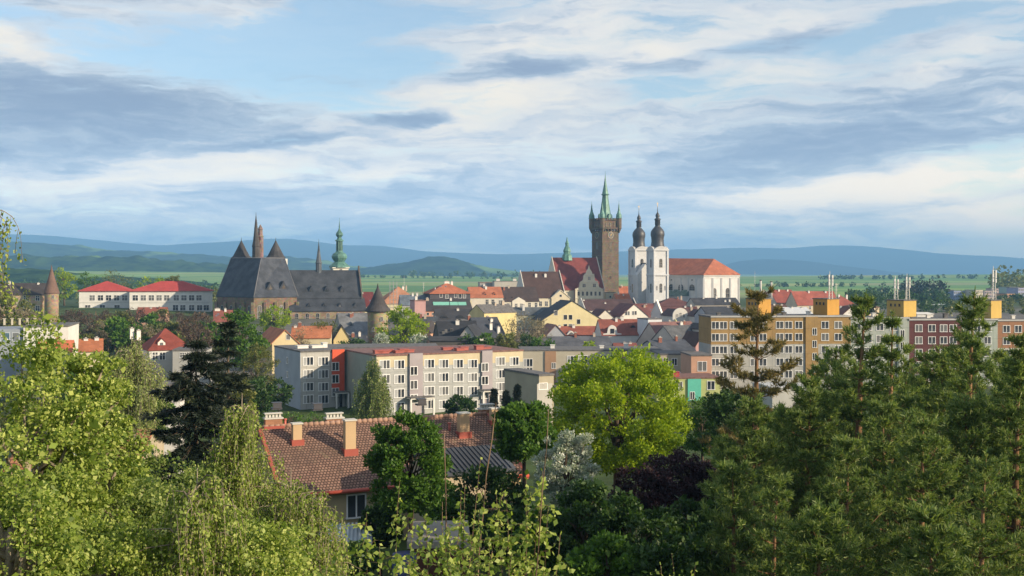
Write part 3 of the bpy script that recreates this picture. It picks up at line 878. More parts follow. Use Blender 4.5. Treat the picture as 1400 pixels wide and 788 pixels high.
    for px in (421, 442, 463, 484):
        zz = Z(421, 490); dormer_on(aro, f.lx(px), -6 + 6 * (zz - za0) / (za1 - za0) - .3, zz, 2.6, 2.0, SLATE2, SLATE2, 'tri', 3)
    for i in range(7): arch_window(ao, -a + 2 + i * (2 * a - 4) / 6, -6.03, Z(436, 490), 1.5, 5.0)
    # slim spire on the nave ridge
    p = MB(); q = f.lx(439); zz = zr - 1
    p.lathe([(1.35, zz), (1.35, zz + 4.6), (1.65, zz + 4.8), (1.3, zz + 5.3), (.85, zz + 8.2), (.4, zz + 11.6), (.06, Z(330, 508)), (.04, Z(327, 508))], c=(q, Dn / 2), n=8, smooth=False)
    p.build('ridge_turret', slate((.09, .105, .125)), nr)
    # slender twin spires above the choir
    s1 = MB(); x, y = L(350, 506)
    s1.lathe([(1.8, Z(356, 505)), (1.7, Z(338, 505)), (1.9, Z(337, 505)), (1.4, Z(330, 505)), (.95, Z(318, 505)), (.6, Z(306, 505)), (.1, Z(294, 505)), (.05, Z(290, 505))], c=(x, y), n=8, smooth=False)
    s1.build('spire', slate((.07, .062, .06)), root)
    s2 = MB(); x, y = L(356, 512)
    s2.lathe([(1.5, Z(356, 510)), (1.4, Z(324, 510)), (1.65, Z(323.5, 510)), (1.15, Z(322, 510)), (1.05, Z(314, 510)), (1.3, Z(313.5, 510)), (.1, Z(307, 510))], c=(x, y), n=8, smooth=False)
    so = s2.build('belfry', stone((.23, .17, .15)), root)
    for py in (349, 336, 326): arch_window(so, x, y - 1.32, Z(py, 510), .9, 2.0, 0, stone((.3, .17, .12)))
    for px, pb in ((330, 353), (377, 353)):
        t = MB(); x, y = L(px, 520)
        t.lathe([(3.4, -3), (3.4, Z(352, 520))], c=(x, y), n=12); to = t.build('turret', plaster((.6, .57, .52)), root)
        k = MB(); k.lathe([(4.9, Z(353, 520)), (3.9, Z(350, 520)), (2.6, Z(343, 520)), (1.2, Z(335, 520)), (.15, Z(329, 520)), (.05, Z(325, 520))], c=(x, y), n=12, smooth=False)
        k.build('turret_roof', slate((.06, .056, .058)), to)
    t = MB(); x, y = L(389, 512); t.lathe([(1.4, -3), (1.4, Z(354, 512))], c=(x, y), n=10); t.build('white_stair_turret', plaster((.62, .6, .56)), root)
slate_church()

def baroque_tower():
    Y = 560; c = at(464, 372, Y); gz = g1(c.x, c.y)
    root = thing('belfry_tower', 'white baroque tower with green copper onion and open lantern behind the gothic church', 'tower', (c.x, c.y, gz), R(20))
    Z = lambda py: zat(py, Y) - gz
    b = MB(); b.box(-3.9, 3.9, -3.9, 3.9, -2, Z(366)); b.box(-4.4, 4.4, -4.4, 4.4, Z(367), Z(365.6)); b.build('shaft', plaster((.70, .68, .60)), root)
    d = MB(); d.lathe([(5.4, Z(366)), (5.2, Z(364)), (3.6, Z(360.5)), (2.6, Z(358)), (2.9, Z(357)), (3.9, Z(353)), (4.0, Z(350.5)), (3.4, Z(347.5)), (2.0, Z(345)), (1.7, Z(343))], n=8, rot=R(22.5), smooth=False)
    do = d.build('onion_dome', copper((.085, .19, .155)), root)
    l = MB()
    for k in range(8):
        a = k * math.pi / 4 + .39; l.box(1.35 * math.cos(a) - .28, 1.35 * math.cos(a) + .28, 1.35 * math.sin(a) - .28, 1.35 * math.sin(a) + .28, Z(343), Z(330))
    l.lathe([(1.0, Z(343)), (1.0, Z(330))], n=8); l.build('lantern', copper((.08, .16, .13)), do)
    t = MB(); t.lathe([(2.3, Z(330)), (2.2, Z(329)), (1.2, Z(327)), (1.0, Z(325)), (1.9, Z(321.5)), (1.7, Z(319)), (.8, Z(316)), (.35, Z(313)), (.25, Z(308)), (.06, Z(302)), (.05, Z(298))], n=8, rot=R(22.5), smooth=False)
    t.build('cupola', copper((.075, .17, .14)), do)
    for rz, p in ((0, (0, -3.92)), (-math.pi / 2, (-3.92, 0))): arch_window(root, p[0], p[1], Z(372), 1.8, 3.0, rz)
baroque_tower()

def round_tower(name, label, px0, px1, Y, apex, eave, c_roof, c_wall, slope=1.18, wins=()):
    c = at((px0 + px1) / 2, 400, Y); gz = g1(c.x, c.y); r = (px1 - px0) / 2 * Y / F
    root = thing(name, label, 'tower', (c.x, c.y, gz))
    Z = lambda py: zat(py, Y) - gz
    b = MB(); b.lathe([(r * .98, -2), (r * .96, Z(eave) - 1.2), (r, Z(eave) - .6), (r, Z(eave))], n=24); b.build('wall', c_wall, root)
    k = MB(); k.lathe([(r * slope, Z(eave) - .3), (r * slope * 1.02, Z(eave) + .1), (r * .8, Z(eave) + (Z(apex) - Z(eave)) * .26), (r * .1, Z(apex) - .6), (.04, Z(apex) + .8)], n=24, smooth=False)
    ro = k.build('roof', c_roof, root)
    for a, py in wins:
        arch_window(root, r * math.sin(a), -r * math.cos(a), Z(py), .8, 1.3, a)
    return root
round_tower('round_tower', 'round stone wall tower with a pointed conical roof beside the bright green tree', 502, 531, 330, 391, 425, slate((.06, .055, .058)), stone((.36, .29, .19)), 1.22, ((.5, 436), (-.3, 450)))
# ------------------------------------------------------------------ flats
def door_canopy(root, x, bz_, w, h):
    m = MB(); m.box(-w / 2, w / 2, -2.4, .0, h, h + .25, 0)
    for s in (-1, 1): m.box(s * w / 2 - .15, s * w / 2 + .15, -2.4, -2.1, -.6, h, 0)
    m.box(-w / 2 - .1, w / 2 + .1, -2.55, .0, h + .25, h + .38, 1)
    o = m.build('entrance', [G_WHITE, ROOFING], root, (x, 0, bz_))
    d = MB(); d.box(-w * .3, w * .3, -.08, -.02, -.6, h - .3, 0); d.box(-.05, .05, -.12, -.08, -.6, h - .3, 1); d.build('door', [DARKW, PVC], o)
def riser(root, f, bz, x0, x1, ztop, zbot, m, wins=(), proud=.45, ws=(1.3, 1.5), px=True):
    """projecting stairwell panel with its own windows"""
    a, b = (f.lx(x0), f.lx(x1)) if px else (x0, x1)
    mb = MB(); mb.box(a, b, -proud, .3, zbot, ztop)
    o = mb.build('stairwell', m, root)
    for x, y in wins:
        link('window', window_mesh(ws[0], ws[1], 'two', None, DARKW), o, ((f.lx(x) if px else x), -proud, f.z(x, y) - bz if px else y))
    return o
def roof_vent(ro, x, y, z, w, d, h, m):
    mb = MB(); mb.box(-w / 2, w / 2, -d / 2, d / 2, 0, h, 0); mb.box(-w / 2 - .12, w / 2 + .12, -d / 2 - .12, d / 2 + .12, h, h + .12, 0)
    mb.build('roof_vent', m, ro, (x, y, z))

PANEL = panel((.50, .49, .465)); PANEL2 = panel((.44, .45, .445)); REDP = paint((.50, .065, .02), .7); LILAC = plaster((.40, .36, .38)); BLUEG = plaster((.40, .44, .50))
def flats():
    cols = (421.5, 442); rows = (494, 511.5, 529, 546)
    r, f, bz, wo, ro, ze, zr = house('apartment_block', 'cream four storey block with a bright red stairwell panel', 'apartments', 411, 471, 481, None, 212, PANEL, ROOFING, 28, 18, 'flat',
        grid(cols, rows), (1.9, 1.5), 'three', group='flats along the lawn')
    riser(r, f, bz, 453.5, 470, ze + .35, 3.0, REDP, ((457.5, 501), (457.5, 518), (457.5, 536)))
    door_canopy(r, f.lx(463), 0.6, 2.4, 2.3)
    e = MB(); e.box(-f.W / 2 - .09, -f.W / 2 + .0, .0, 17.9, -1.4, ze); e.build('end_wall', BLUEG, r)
    for zz in (8.9, 6.1): link('window', window_mesh(.8, 1.2, 'two', None, DARKW), r, (-f.W / 2 - .1, 8.5, zz), R(-90))
    for x, h in ((-2, .5), (1.0, .45), (2.6, .9)): roof_vent(ro, x, 7, ze + .3, 2.2 if h < .6 else .9, 1.4, h, G_WHITE)
    rows = (498.5, 518.5, 538, 556.5)
    wl = [w for w in grid((526, 546), rows)] + [w for w in grid((587, 606.5, 626.5, 646), (497.5, 516, 534.5, 553))] + [w for w in grid((684, 703), (494, 511.5, 529, 545))]
    r, f, bz, wo, ro, ze, zr = house('apartment_block', 'long grey panel block with two canopied entrances and red roof vents', 'apartments', 515, 715, 484, None, 202, PANEL2, ROOFRED, 28, 18, 'flat',
        wl, (1.9, 1.5), 'three', group='flats along the lawn')
    c = MB(); c.box(-f.W / 2 - .02, f.W / 2 + .02, -.012, -.0, ze - 2.1, ze - .02); c.build('top_band', plaster((.60, .52, .36)), r)  # sunlit upper strip put into the wall colour, grey below standing for shade
    riser(r, f, bz, 559, 577, ze + .35, -1, LILAC, ((564.5, 507), (564.5, 526), (564.5, 545)))
    riser(r, f, bz, 658, 672, ze + .35, -1, LILAC, ((661.5, 502), (661.5, 520), (661.5, 539)))
    door_canopy(r, f.lx(571), .4, 4.6, 2.6); door_canopy(r, f.lx(664), 1.2, 3.2, 2.4)
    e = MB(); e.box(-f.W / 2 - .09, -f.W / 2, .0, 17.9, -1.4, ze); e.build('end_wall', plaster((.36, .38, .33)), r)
    for px in (526, 533, 545, 553, 562, 569, 629, 637, 646, 667, 676, 684): roof_vent(ro, f.lx(px), 3 + (px % 7) * .5, ze + .3, 1.1 + (px % 3) * .5, 1.2, .3 + (px % 4) * .14, paint((.28, .06, .045), .6))
    house('flat_building', 'white flat roofed building standing behind the red stairwell block', 'building', 440, 600, 476.5, None, 246, PANEL, ROOFING, 8, 12, 'flat', grid((480, 500), (484,)), (1.5, 1.2), 'two')
    # low hall in front of the right end of the flats
    r, f, bz, wo, ro, ze, zr = house('low_hall', 'low windowless beige hall beside the big lime green tree', 'hall', 737, 757, 514, None, 170, plaster((.44, .39, .29)), ROOFING, 28, 11.5, 'flat')
    g = MB(); g.box(f.W / 2 - 3.0, f.W / 2 - .3, -.06, .01, .0, ze - 1.2); g.build('gate', plaster((.5, .48, .44)), r)
    link('window', window_mesh(1.4, .9, 'two', None, DARKW), r, (-.6, 0, ze - 1.6))
    # long low row behind the lime tree
    wl = [(782, 492), (797, 491.5), (823, 491), (836, 491), (868, 490.5), (893, 490), (722, 496), (722, 508)]
    r, f, bz, wo, ro, ze, zr = house('flat_building', 'long cream flat roofed building with brown pilaster panels behind the lime tree', 'building', 712, 905, 480, None, 262, plaster((.50, .46, .37)), ROOFING, 2, 12, 'flat', wl, (2.1, 1.7), 'three', over=.5)
    for a, b in ((745, 760), (840, 854)):
        riser(r, f, bz, a, b, ze - .05, -1, plaster((.40, .25, .16)), ((b - 3, 500),), .25, (.9, 1.3))
    for x, h in ((-9, .8), (3, .6), (9, 1.1)): roof_vent(ro, x, 5, ze + .3, 1.0, .9, h, G_WHITE)
    r, f, bz, wo, ro, ze, zr = house('flat_building', 'grey beige flat building with four small upper windows below the pink gable', 'building', 903, 947, 485.5, None, 250, BEIGE, ROOFING, 4, 11, 'flat',
        [(910, 495), (922, 495), (935, 495), (943, 495)], (1.1, 1.5), 'two')
    cp = MB(); cp.box(-3.6, 3.6, -3.5, -.0, ze - 4.2, ze - 3.9); cp.box(-3.3, 3.3, -.08, 0, ze - 6.5, ze - 4.2); cp.build('porch', plaster((.42, .48, .55)), r)
    house('flat_building', 'salmon coloured flat building beside the long ochre block', 'building', 945, 973, 487, None, 236, SALMON, ROOFING, 4, 10, 'flat', [(957, 501), (963, 501)], (.9, 2.0), 'plain')
    r, f, bz, wo, ro, ze, zr = house('low_building', 'yellow green low building with a turquoise panel and dark red roof', 'building', 898, 985, 518, None, 226, plaster((.48, .52, .22)), ROOFRED, 6, 9, 'flat', [(928, 528), (972, 527), (917, 541)], (1.5, 1.7), 'two')
    riser(r, f, bz, 940, 958, ze - .05, -1, paint((.09, .42, .33), .7), ((946, 541),), .3, (.9, 1.5))
    for x in (-4, -2.5, -3.2): roof_vent(ro, x, 3 + x * .4, ze + .3, 1.8, 1.2, .9, paint((.35, .05, .05), .6))
flats()

def ochre_row():
    """one staggered street front of five differently painted flats"""
    Y = 246.0; yaw = 6
    secs = [
        # px0 px1 roof row wall upper, lower wall (or None), label, window columns, riser, name
        (972, 1061, 434, OCHRE, panel((.43, .43, .41)), 'ochre over white block at the left end of the long terrace of flats', (978, 989, 1003, 1031, 1043), None),
        (1061, 1163, 433.5, OCHRE, panel((.43, .43, .41)), 'ochre over white block with two lift boxes and a plain stairwell strip', (1066, 1078, 1092, 1128, 1146), (1101, 1118, 1113)),
        (1163, 1243, 436, PALEG, None, 'pale green block between the ochre and the dark red flats', (1172, 1187, 1203, 1222), (1228, 1238, 1233)),
        (1243, 1315, 438, panel((.13, .052, .052)), None, 'dark red block of flats with white framed windows behind the pines', (1256, 1274, 1290, 1303), None),
        (1315, 1364, 438, panel((.40, .45, .41)), None, 'grey green block of flats partly behind the tall pine', (1322, 1336, 1350), None),
        (1364, 1430, 439, panel((.36, .19, .11)), plaster((.52, .51, .48)), 'brown orange over white block at the right end of the terrace', (1376, 1392, 1410), None)]
    yaws = math.tan(R(yaw))
    for (a, b, pe, up, low, label, cols, rs) in secs:
        x0 = (a - 700) / F * Y
        rows = [pe + 11, pe + 27.5, pe + 44.5, pe + 61.5, pe + 78.5]
        big = (1.6, 1.55)
        r, f, bz, wo, ro, ze, zr = house('apartment_block', label, 'apartments', a, b, pe, None, Y, up, ROOFING, yaw, 10, 'flat', grid(cols, rows), big, 'two', group='terrace of painted flats', wgl=glass((.05, .055, .065)))
        if low:
            l = MB(); l.box(-f.W / 2 - .012, f.W / 2 - .05, -.012, 10, -1.4, f.z((a + b) / 2, pe + 37) - bz); l.build('lower_wall', low, r)
        if rs: riser(r, f, bz, rs[0], rs[1], ze + .05, -1, up, [(rs[2], pe + 20 + 17 * k) for k in range(4)], .3, (.9, 1.5))
        fa = MB(); fa.box(-f.W / 2 - .1, f.W / 2 + .1, -.22, -.121, ze - .02, ze + .33); fa.build('gutter', plaster((.5, .5, .5)), r)
        for i in range(3):
            roof_vent(ro, -f.W / 2 + f.W * (i + .5) / 3 + .7, 5, ze + .3, .8, .8, .5 + .25 * i, G_WHITE if i % 2 else ROOFING)
        # lift machine rooms stand on the roof
        for (p0, pc, p1, top, c) in LIFTS:
            if a <= pc < b:
                cx = f.lx(pc); d0 = 4.0
                bx = at((p0 + p1) / 2, top, f.Y + f.along(pc) * f.s + 5)
                w = (p1 - p0) * bx.y / F
                m = MB(); h = zat(top, bx.y) - bz - ze - .3
                wb = w / (math.cos(R(8)) * .5 + .62) * .62
                m.box(-wb * .52, wb * .52, -wb * .6, wb * .6, 0, h); 
                o = m.build('lift_box', c, r); o.parent = r
                loc = r.matrix_basis.inverted() @ Vector((bx.x, bx.y, 0))
                o.location = (loc.x, loc.y, ze + .3); o.rotation_euler = (0, 0, R(24))
                t = MB(); t.box(-wb * .56, wb * .56, -wb * .64, wb * .64, h, h + .2); t.build('lift_box_roof', ROOFING, o)
                for k in (-.3, 0, .3): link('vent_opening', window_mesh(.45, .6, 'plain', paint((.2, .15, .08)), DARKW), o, (-wb * .52, k * wb, h * .72), R(-90))
        # next section begins at this one's right end
        Y = f.Y + f.W * f.s
LB = plaster((.56, .31, .075)); LB2 = plaster((.58, .40, .12))
LIFTS = [(1018, 1037, 1056, 409, LB), (1110, 1130, 1149, 409, LB), (1211, 1234, 1254, 411, LB2), (1332, 1350, 1370, 411, LB2)]
ochre_row()

# ------------------------------------------------------------------ houses of the old town
OG = 'roofs of the old town'
WD = dict(wframe=G_WHITE, wgl=DARKW)
def town():
    S12 = (1.1, 1.6)
    # far left
    r = house('stone_house', 'old tan stone house with grey roof joined to the pointed round turret', 'house', -14, 66, 403, 388, 420, stone((.46, .37, .25)), DKT, 10, 11, 'side',
          grid((35, 51.5), (408, 422, 436)), (1.4, 1.9), group=OG, chim=((8, 384, 1.6), (48, 386, 1.4)))
    round_tower('round_tower', 'slim round turret with tall brown cone roof at the tan stone house', 61, 80, 418, 365, 401, tile((.17, .10, .075)), stone((.36, .27, .19)), 1.06, ((.6, 406),))
    wl = [(x, 407.5) for x in (126, 137.5, 148.5, 159.5, 170.5)]
    W2 = plaster((.72, .71, .68))
    for (a, b, xs, lab, cols2) in ((108, 178, (126, 137.5, 148.5, 159.5, 170.5), 'white wing with bright red hipped roof at the left of the school', (120, 140, 160)),
                            (177, 288, (185, 196, 207, 217.5, 228, 241, 251.5, 262, 272), 'long white school wing under a bright red roof left of the gothic church', (240, 250, 262, 273, 282))):
        r, f, bz, wo, ro, ze, zr = house('school', lab, 'school', a, b, 398.5, 384.5, 520 - (a > 150) * 8, W2, tile((.42, .045, .035), .3, .12), 12, 15, 'hip', [(x, 407.5) for x in xs] + [(x, 421) for x in cols2], (2.4, 2.5), 'cross', wgl=DARKW, group='white school with red roofs', hipx=.62, over=.8)
        sb = MB(); sb.box(-f.W / 2 - .1, f.W / 2 + .1, -.15, -.01, f.z(b, 414) - bz, f.z(b, 413) - bz); sb.build('string_course', plaster((.6, .6, .57)), r)
        ch = MB()
    # white flat block by the left edge
    r, f, bz, wo, ro, ze, zr = house('flat_block', 'white flat roofed block with a row of roof posts at the left edge', 'building', 32, 93, 447.5, None, 228, plaster((.72, .72, .68)), ROOFING, 14, 16, 'flat')
    lw = MB(); lw.box(-f.W / 2 - 8, -f.W / 2 - .02, .6, 14, -1, ze - .4); lw.build('glazed_wing', plaster((.33, .37, .43)), r)
    for k in range(4): link('window', window_mesh(1.2, 1.7, 'plain', paint((.5, .55, .6)), glass((.08, .14, .2))), r, (-f.W / 2 - 7 + k * 1.8, .6, ze - 2))
    ar = MB(); ar.tube([(-f.W / 2 - 6 + i * .4, .5, ze - 2.9 + 1.1 * math.sin(i / 8 * math.pi)) for i in range(9)], .13, 5, 0); ar.build('painted_arch', G_WHITE, r)
    for k in range(7): roof_vent(ro, -f.W / 2 - 4.6 + k * 1.5, 5, ze + .3, .35, .35, 1.3 if k < 5 else .8, plaster((.6, .55, .45)))
    house('house', 'low house with a bright orange roof in front of the white flat block', 'house', 50, 98, 482, 467, 220, CREAM, tile((.55, .13, .045)), 18, 9, 'side', chim=((54, 464, .9),), group=OG)
    house('house', 'small orange roofed house half hidden by yellow green birch leaves', 'house', 108, 140, 480, 465, 216, CREAM, tile((.40, .13, .05)), 20, 7, 'side', chim=((132, 460, 1.0), (117, 461, .7)), group=OG)
    r = house('house', 'white house with a dark red hipped roof beside the pale willow', 'house', 204, 262, 479, 449, 238, plaster((.60, .60, .58)), tile((.22, .045, .03)), 30, 10, 'hip', [(212, 487), (222, 487), (245, 487), (252, 487)], S12, group=OG, hipx=.40,
          chim=((188, 446, 1.1, .6), (196, 449, .9, .5)), dorm=((222, 474, 1.6, 1.7, 'gable', G_WHITE),))
    house('house', 'grey walled flat annex among shrubs behind the dark spruce', 'house', 236, 282, 480, None, 232, plaster((.42, .42, .41)), ROOFING, 8, 9, 'flat', [(249, 486), (255, 486)], (.8, 1.0), group=OG)
    house('house', 'low house with dull red roof below the gothic choir', 'house', 292, 318, 440, 425, 420, CREAM, tile((.24, .07, .05)), 14, 9, 'side', chim=((297, 421, 1.0, .5, (2, .8)), (308, 421, .9)), group=OG)
    house('house', 'reddish roofed sheds in front of the white school', 'house', 186, 226, 433, 421, 430, SALMON, tile((.28, .08, .05)), 8, 9, 'side', group=OG, chim=((204, 420, .8),))
    # yellow gables in front of the gothic church
    r = house('house', 'yellow gabled house with orange roof behind the red stairwell block', 'house', 372, 407, 469, 452, 280, plaster((.66, .55, .33)), tile((.45, .15, .06)), 24, 18, 'front', [(394, 461), (394, 478)], (1.0, 1.3), 'plain', over=.6, group=OG, **WD)
    house('house', 'long orange roof running right from the yellow gabled house', 'house', 398, 452, 462, 447, 292, PALEY, tile((.45, .15, .06)), 6, 9, 'side', chim=((402, 444, .9),), group=OG)
    house('house', 'small bright yellow gable among branches at the foot of the grey annex roof', 'house', 456, 479, 465, 446, 298, YELLOW, DKT, 12, 9, 'front', group=OG)
    r = house('annex', 'low annex with big plain grey roof between church and round stone tower', 'house', 468, 510, 458, 429, 400, plaster((.42, .40, .36)), slate((.15, .155, .165)), 18, 22, 'side', dorm=((483, 446, 2.4, 1.6, 'tri'),), group=OG)
    house('house', 'white walled lean house under the plain grey annex roof', 'house', 472, 503, 470, 460, 345, W2, SLATE, 20, 8, 'side', group=OG)
    house('house', 'dark red roof showing between the church gable and the round stone tower', 'house', 487, 512, 419, 400, 520, PALEY, tile((.16, .03, .03)), 14, 12, 'side', chim=((489, 399, 1.0), (497, 399, 1.2)), group=OG)
    # orange roofs left of the middle
    house('house', 'wide orange hipped roof with scaffolding behind the bright green tree', 'house', 522, 578, 416, 392, 520, PALEY, tile((.42, .19, .10)), 20, 16, 'hip', group=OG, hipx=.5, chim=((556, 391, .8),))
    r = house('house', 'blue grey roof house with white domed corner beside the pink wall', 'house', 548, 590, 417, 404, 470, plaster((.40, .40, .42)), slate((.12, .15, .19)), 12, 10, 'side', group=OG, chim=((572, 400, 1.2), (566, 400, .9)))
    d = MB(); d.lathe([(3.0, 0), (3.1, .5), (2.4, 1.6), (1.2, 2.4), (.5, 2.8), (.4, 4.6), (.06, 6)], n=12); d.build('dome', plaster((.66, .66, .66)), r[0], (8.5, 2, r[5] + 1.5))
    r, f, bz, wo, ro, ze, zr = house('house', 'orange hipped mansard house with a dark window band and white chimneys', 'house', 588, 643, 402, 387, 470, paint((.055, .05, .06), .8), ORANGE, 16, 15, 'hip', [(603, 404), (611, 405.5), (623, 404.5), (629, 405), (635, 405)], (1.1, 1.7), 'plain', group=OG, hipx=.6, over=.5, chim=((616, 384, 1.0, .5, (2.2, .8)), (623, 384, 1.0, .5)))
    lo = MB(); lo.box(-f.W / 2 - .5, f.W / 2 + .5, -.6, 15.4, -1.5, ze - 3.0); lo.build('lower_wall', PALEY, r)
    house('house', 'orange roofed white house with two dormers left of the brown roofs', 'house', 643, 688, 407, 393, 500, plaster((.64, .60, .52)), tile((.40, .13, .06)), 12, 13, 'side', [(666, 413), (674, 413), (684, 414)], (1.3, 2.2), group=OG,
          dorm=((664, 404, 2.4, 1.5, 'tri'), (677, 404, 2.4, 1.5, 'tri')), chim=((665, 388, 2.0),), **WD)
    house('flat_building', 'pale flat topped building with white vents behind the brown roofs', 'building', 676, 716, 385, None, 640, plaster((.55, .52, .46)), ROOFING, 6, 14, 'flat', group=OG, chim=((682, 381, .6, .4, (2.2, 1)), (705, 381, .6, .4, (2, 1))))
    house('flat_building', 'low greyish building roof edge left of the pale flat topped one', 'building', 656, 680, 387, None, 655, plaster((.42, .40, .38)), ROOFRED, 6, 14, 'flat', group=OG)
    r = house('house', 'cream house with small white gable under a long dark brown roof', 'house', 680, 737, 412, 393, 520, plaster((.66, .63, .54)), tile((.065, .045, .042)), 14, 14, 'side', [(688, 418), (695, 418), (724, 417), (733, 417)], (1.2, 2.1), group=OG, dorm=((692, 409, 1.2, .8, 'brow'), (701, 408, 1.2, .8, 'brow')), **WD)
    g = MB(); f = r[1]; g.prism([(-3.2, -1), (3.2, -1), (3.2, r[5] + .1), (0, r[5] + 1.9), (-3.2, r[5] + .1)], -.5, 4); go = g.build('gable', plaster((.68, .65, .57)), r[0], (f.lx(709), 0, 0))
    for k in (-1.3, 1.3): link('window', window_mesh(1.2, 2.1, 'cross', G_WHITE, DARKW), go, (k, -.5, r[5] - 2.2))
    r = house('house', 'tall dark brown roof between white fire walls with two white chimneys', 'house', 719, 773, 407, 372, 600, plaster((.66, .60, .46)), tile((.075, .04, .032)), 14, 24, 'side', [(739, 415.5), (747, 415.5)], (1.6, 2.6), group=OG, parapet=plaster((.68, .66, .6)), chim=((739, 374, 3.2, .40, (1.2, .8)), (752, 374, 3.2, .40, (1.2, .8))), **WD)
    f = r[1]; g = MB(); zf = f.z(768, 408) - r[2]
    g.prism([(-5.2, -1), (5.2, -1), (5.2, zf), (0, zf + 4.2), (-5.2, zf)], -.8, 6); go = g.build('pediment_gable', plaster((.66, .58, .42)), r[0], (f.lx(766), 0, 0))
    gr = MB(); gr.prism([(-5.6, zf - .1), (0, zf + 4.3), (0, zf + 4.7), (-5.6, zf + .3)], -1.1, 6); gr.prism([(0, zf + 4.3), (5.6, zf - .1), (5.6, zf + .3), (0, zf + 4.7)], -1.1, 6); gr.build('cornice', plaster((.7, .64, .5)), go)
    link('window', window_mesh(1.2, 1.2, 'plain', G_WHITE, DARKW), go, (0, -.8, zf + 1.4)); link('window', window_mesh(1.6, 2.6, 'cross', G_WHITE, DARKW), go, (-2.0, -.8, zf - 3.2)); link('window', window_mesh(1.6, 2.6, 'cross', G_WHITE, DARKW), go, (3.0, -.8, zf - 3.2))
    # town hall with the ornate gable
    r, f, bz, wo, ro, ze, zr = house('town_hall', 'town hall with red roof, stepped white gable and green roof turret', 'town hall', 764, 826, 396, 353, 645, plaster((.66, .6, .46)), tile((.20, .04, .032)), 16, 26, 'side', (), S12, parapet=plaster((.70, .67, .58)))
    g = MB(); zg = f.z(803, 396) - bz; w = 8.6
    prof = [(-w, -1), (w, -1), (w, zg), (w * .86, zg + .9), (w * .72, zg + 1.4), (w * .66, zg + 4.2), (w * .50, zg + 4.8), (w * .42, zg + 5.8), (w * .38, zg + 8.4), (w * .24, zg + 9.2), (w * .16, zg + 11.0), (w * .05, zg + 12.2), (0, zg + 14.2)]
    prof = prof + [(-x, z) for x, z in prof[:1:-1]][1:]
    g.prism(prof, -3.2, -2.2); go = g.build('ornate_gable', plaster((.70, .64, .50)), r, (f.lx(803), 0, 0))
    b2 = MB(); b2.prism([(-w + .3, -1), (w - .3, -1), (w - .3, zg - .2), (0, zg + 10), (-w + .3, zg - .2)], -2.2, 12); b2.build('gable_body', tile((.20, .04, .032)), go)
    cs = MB()
    for zz, k in ((zg, 1.04), (zg + 4.5, .62), (zg + 8.7, .36), (zg - 5.2, 1.02)): cs.box(-w * k, w * k, -3.6, -3.21, zz, zz + .5)
    cs.build('cornice', plaster((.74, .69, .56)), go)
    for k in range(6): link('window', window_mesh(1.3, 2.4, 'plain', G_WHITE, DARKW), go, (-6.6 + k * 2.64, -3.2, zg - 2.4))
    for x_, z_, w_ in ((-3.2, 2.4, 1.9), (3.2, 2.4, 1.9), (0, 6.6, 1.7)): link('window', window_mesh(w_, 2.0, 'cross', G_WHITE, DARKW), go, (x_, -3.2, zg + z_))
    t = MB(); z0 = zr - .5; q = (f.lx(785), 13)
    t.lathe([(3.4, z0 - 1), (3.0, z0 + 2), (2.2, z0 + 3), (2.2, z0 + 4.2), (2.5, z0 + 4.4), (2.3, z0 + 5.4), (1.6, z0 + 6.8), (1.1, z0 + 7.6), (1.1, z0 + 9), (1.3, z0 + 9.2), (.6, z0 + 10.6), (.1, z0 + 13.2)], c=q, n=8, smooth=False)
    t.build('roof_turret', copper((.09, .21, .17)), ro)
    house('house', 'small cream house front at the foot of the stone clock tower', 'house', 828, 842, 400.5, None, 668, CREAM, ROOFING, 20, 6, 'flat', [(834.5, 406)], (1.2, 1.2), 'plain', group=OG, **WD)
    house('house', 'orange tiled gable house between the clock tower and the white church', 'house', 846, 866, 407, 392, 690, SALMON, ORANGE, 16, 12, 'side', group=OG)
    house('house', 'lower bright orange roof below the white church towers', 'house', 844, 864, 414, 402, 640, SALMON, tile((.48, .14, .05)), 16, 10, 'side', group=OG)
    # middle left cluster
    r = house('house', 'salmon walled house with four green glazed skylights in its dark roof', 'house', 574, 646, 425, 410, 400, plaster((.58, .32, .22)), tile((.055, .05, .055)), 14, 13, 'side', [(585, 429.5), (592, 429.5), (599, 429.5)], (.8, .9), 'plain', group=OG, **WD)
    f = r[1]
    for px in (600, 611, 623, 634.5):
        m = MB(); m.box(-1.5, 1.5, -.25, .1, 0, 2.0, 0); zz = f.z(px, 419.5) - r[2]; yy = (zz - r[5]) / (r[6] - r[5]) * 6.5
        o = m.build('skylight', paint((.16, .40, .33), .35), r[4], (f.lx(px), yy + .3, zz)); o.rotation_euler = (R(-42), 0, 0)
    house('house', 'narrow pink walled house with a dark red corner strip', 'house', 567, 582, 412, None, 390, PINK, ROOFRED, 16, 9, 'flat', group=OG, chim=((572, 404, 2.0),))
    r = house('house', 'dark charcoal roof with wide brow dormers below the skylight roof', 'house', 596, 662, 439, 424, 368, plaster((.45, .42, .36)), tile((.05, .05, .058)), 8, 12, 'side', group=OG, dorm=((608, 436, 4.2, 1.2, 'brow'), (630, 436, 4.6, 1.3, 'brow'), (650, 436, 3.4, 1.2, 'brow')), chim=((628, 421, .9), (596, 432, 1.0, .2)))
    house('house', 'dark roofed low house beside the pink wall near the green tree', 'house', 566, 600, 446, 434, 352, YELLOW, slate((.07, .08, .095)), 10, 9, 'side', group=OG)
    house('house', 'small salmon gable right of the bright green tree', 'house', 570, 588, 454, 441, 335, SALMON, DKT, -14, 8, 'front', group=OG)
    house('house', 'yellow wall with dark flat roof edge below the wide brow dormers', 'house', 592, 625, 441.5, None, 350, PALEY, ROOFING, 6, 8, 'flat', group=OG, chim=((596, 440, .5),))
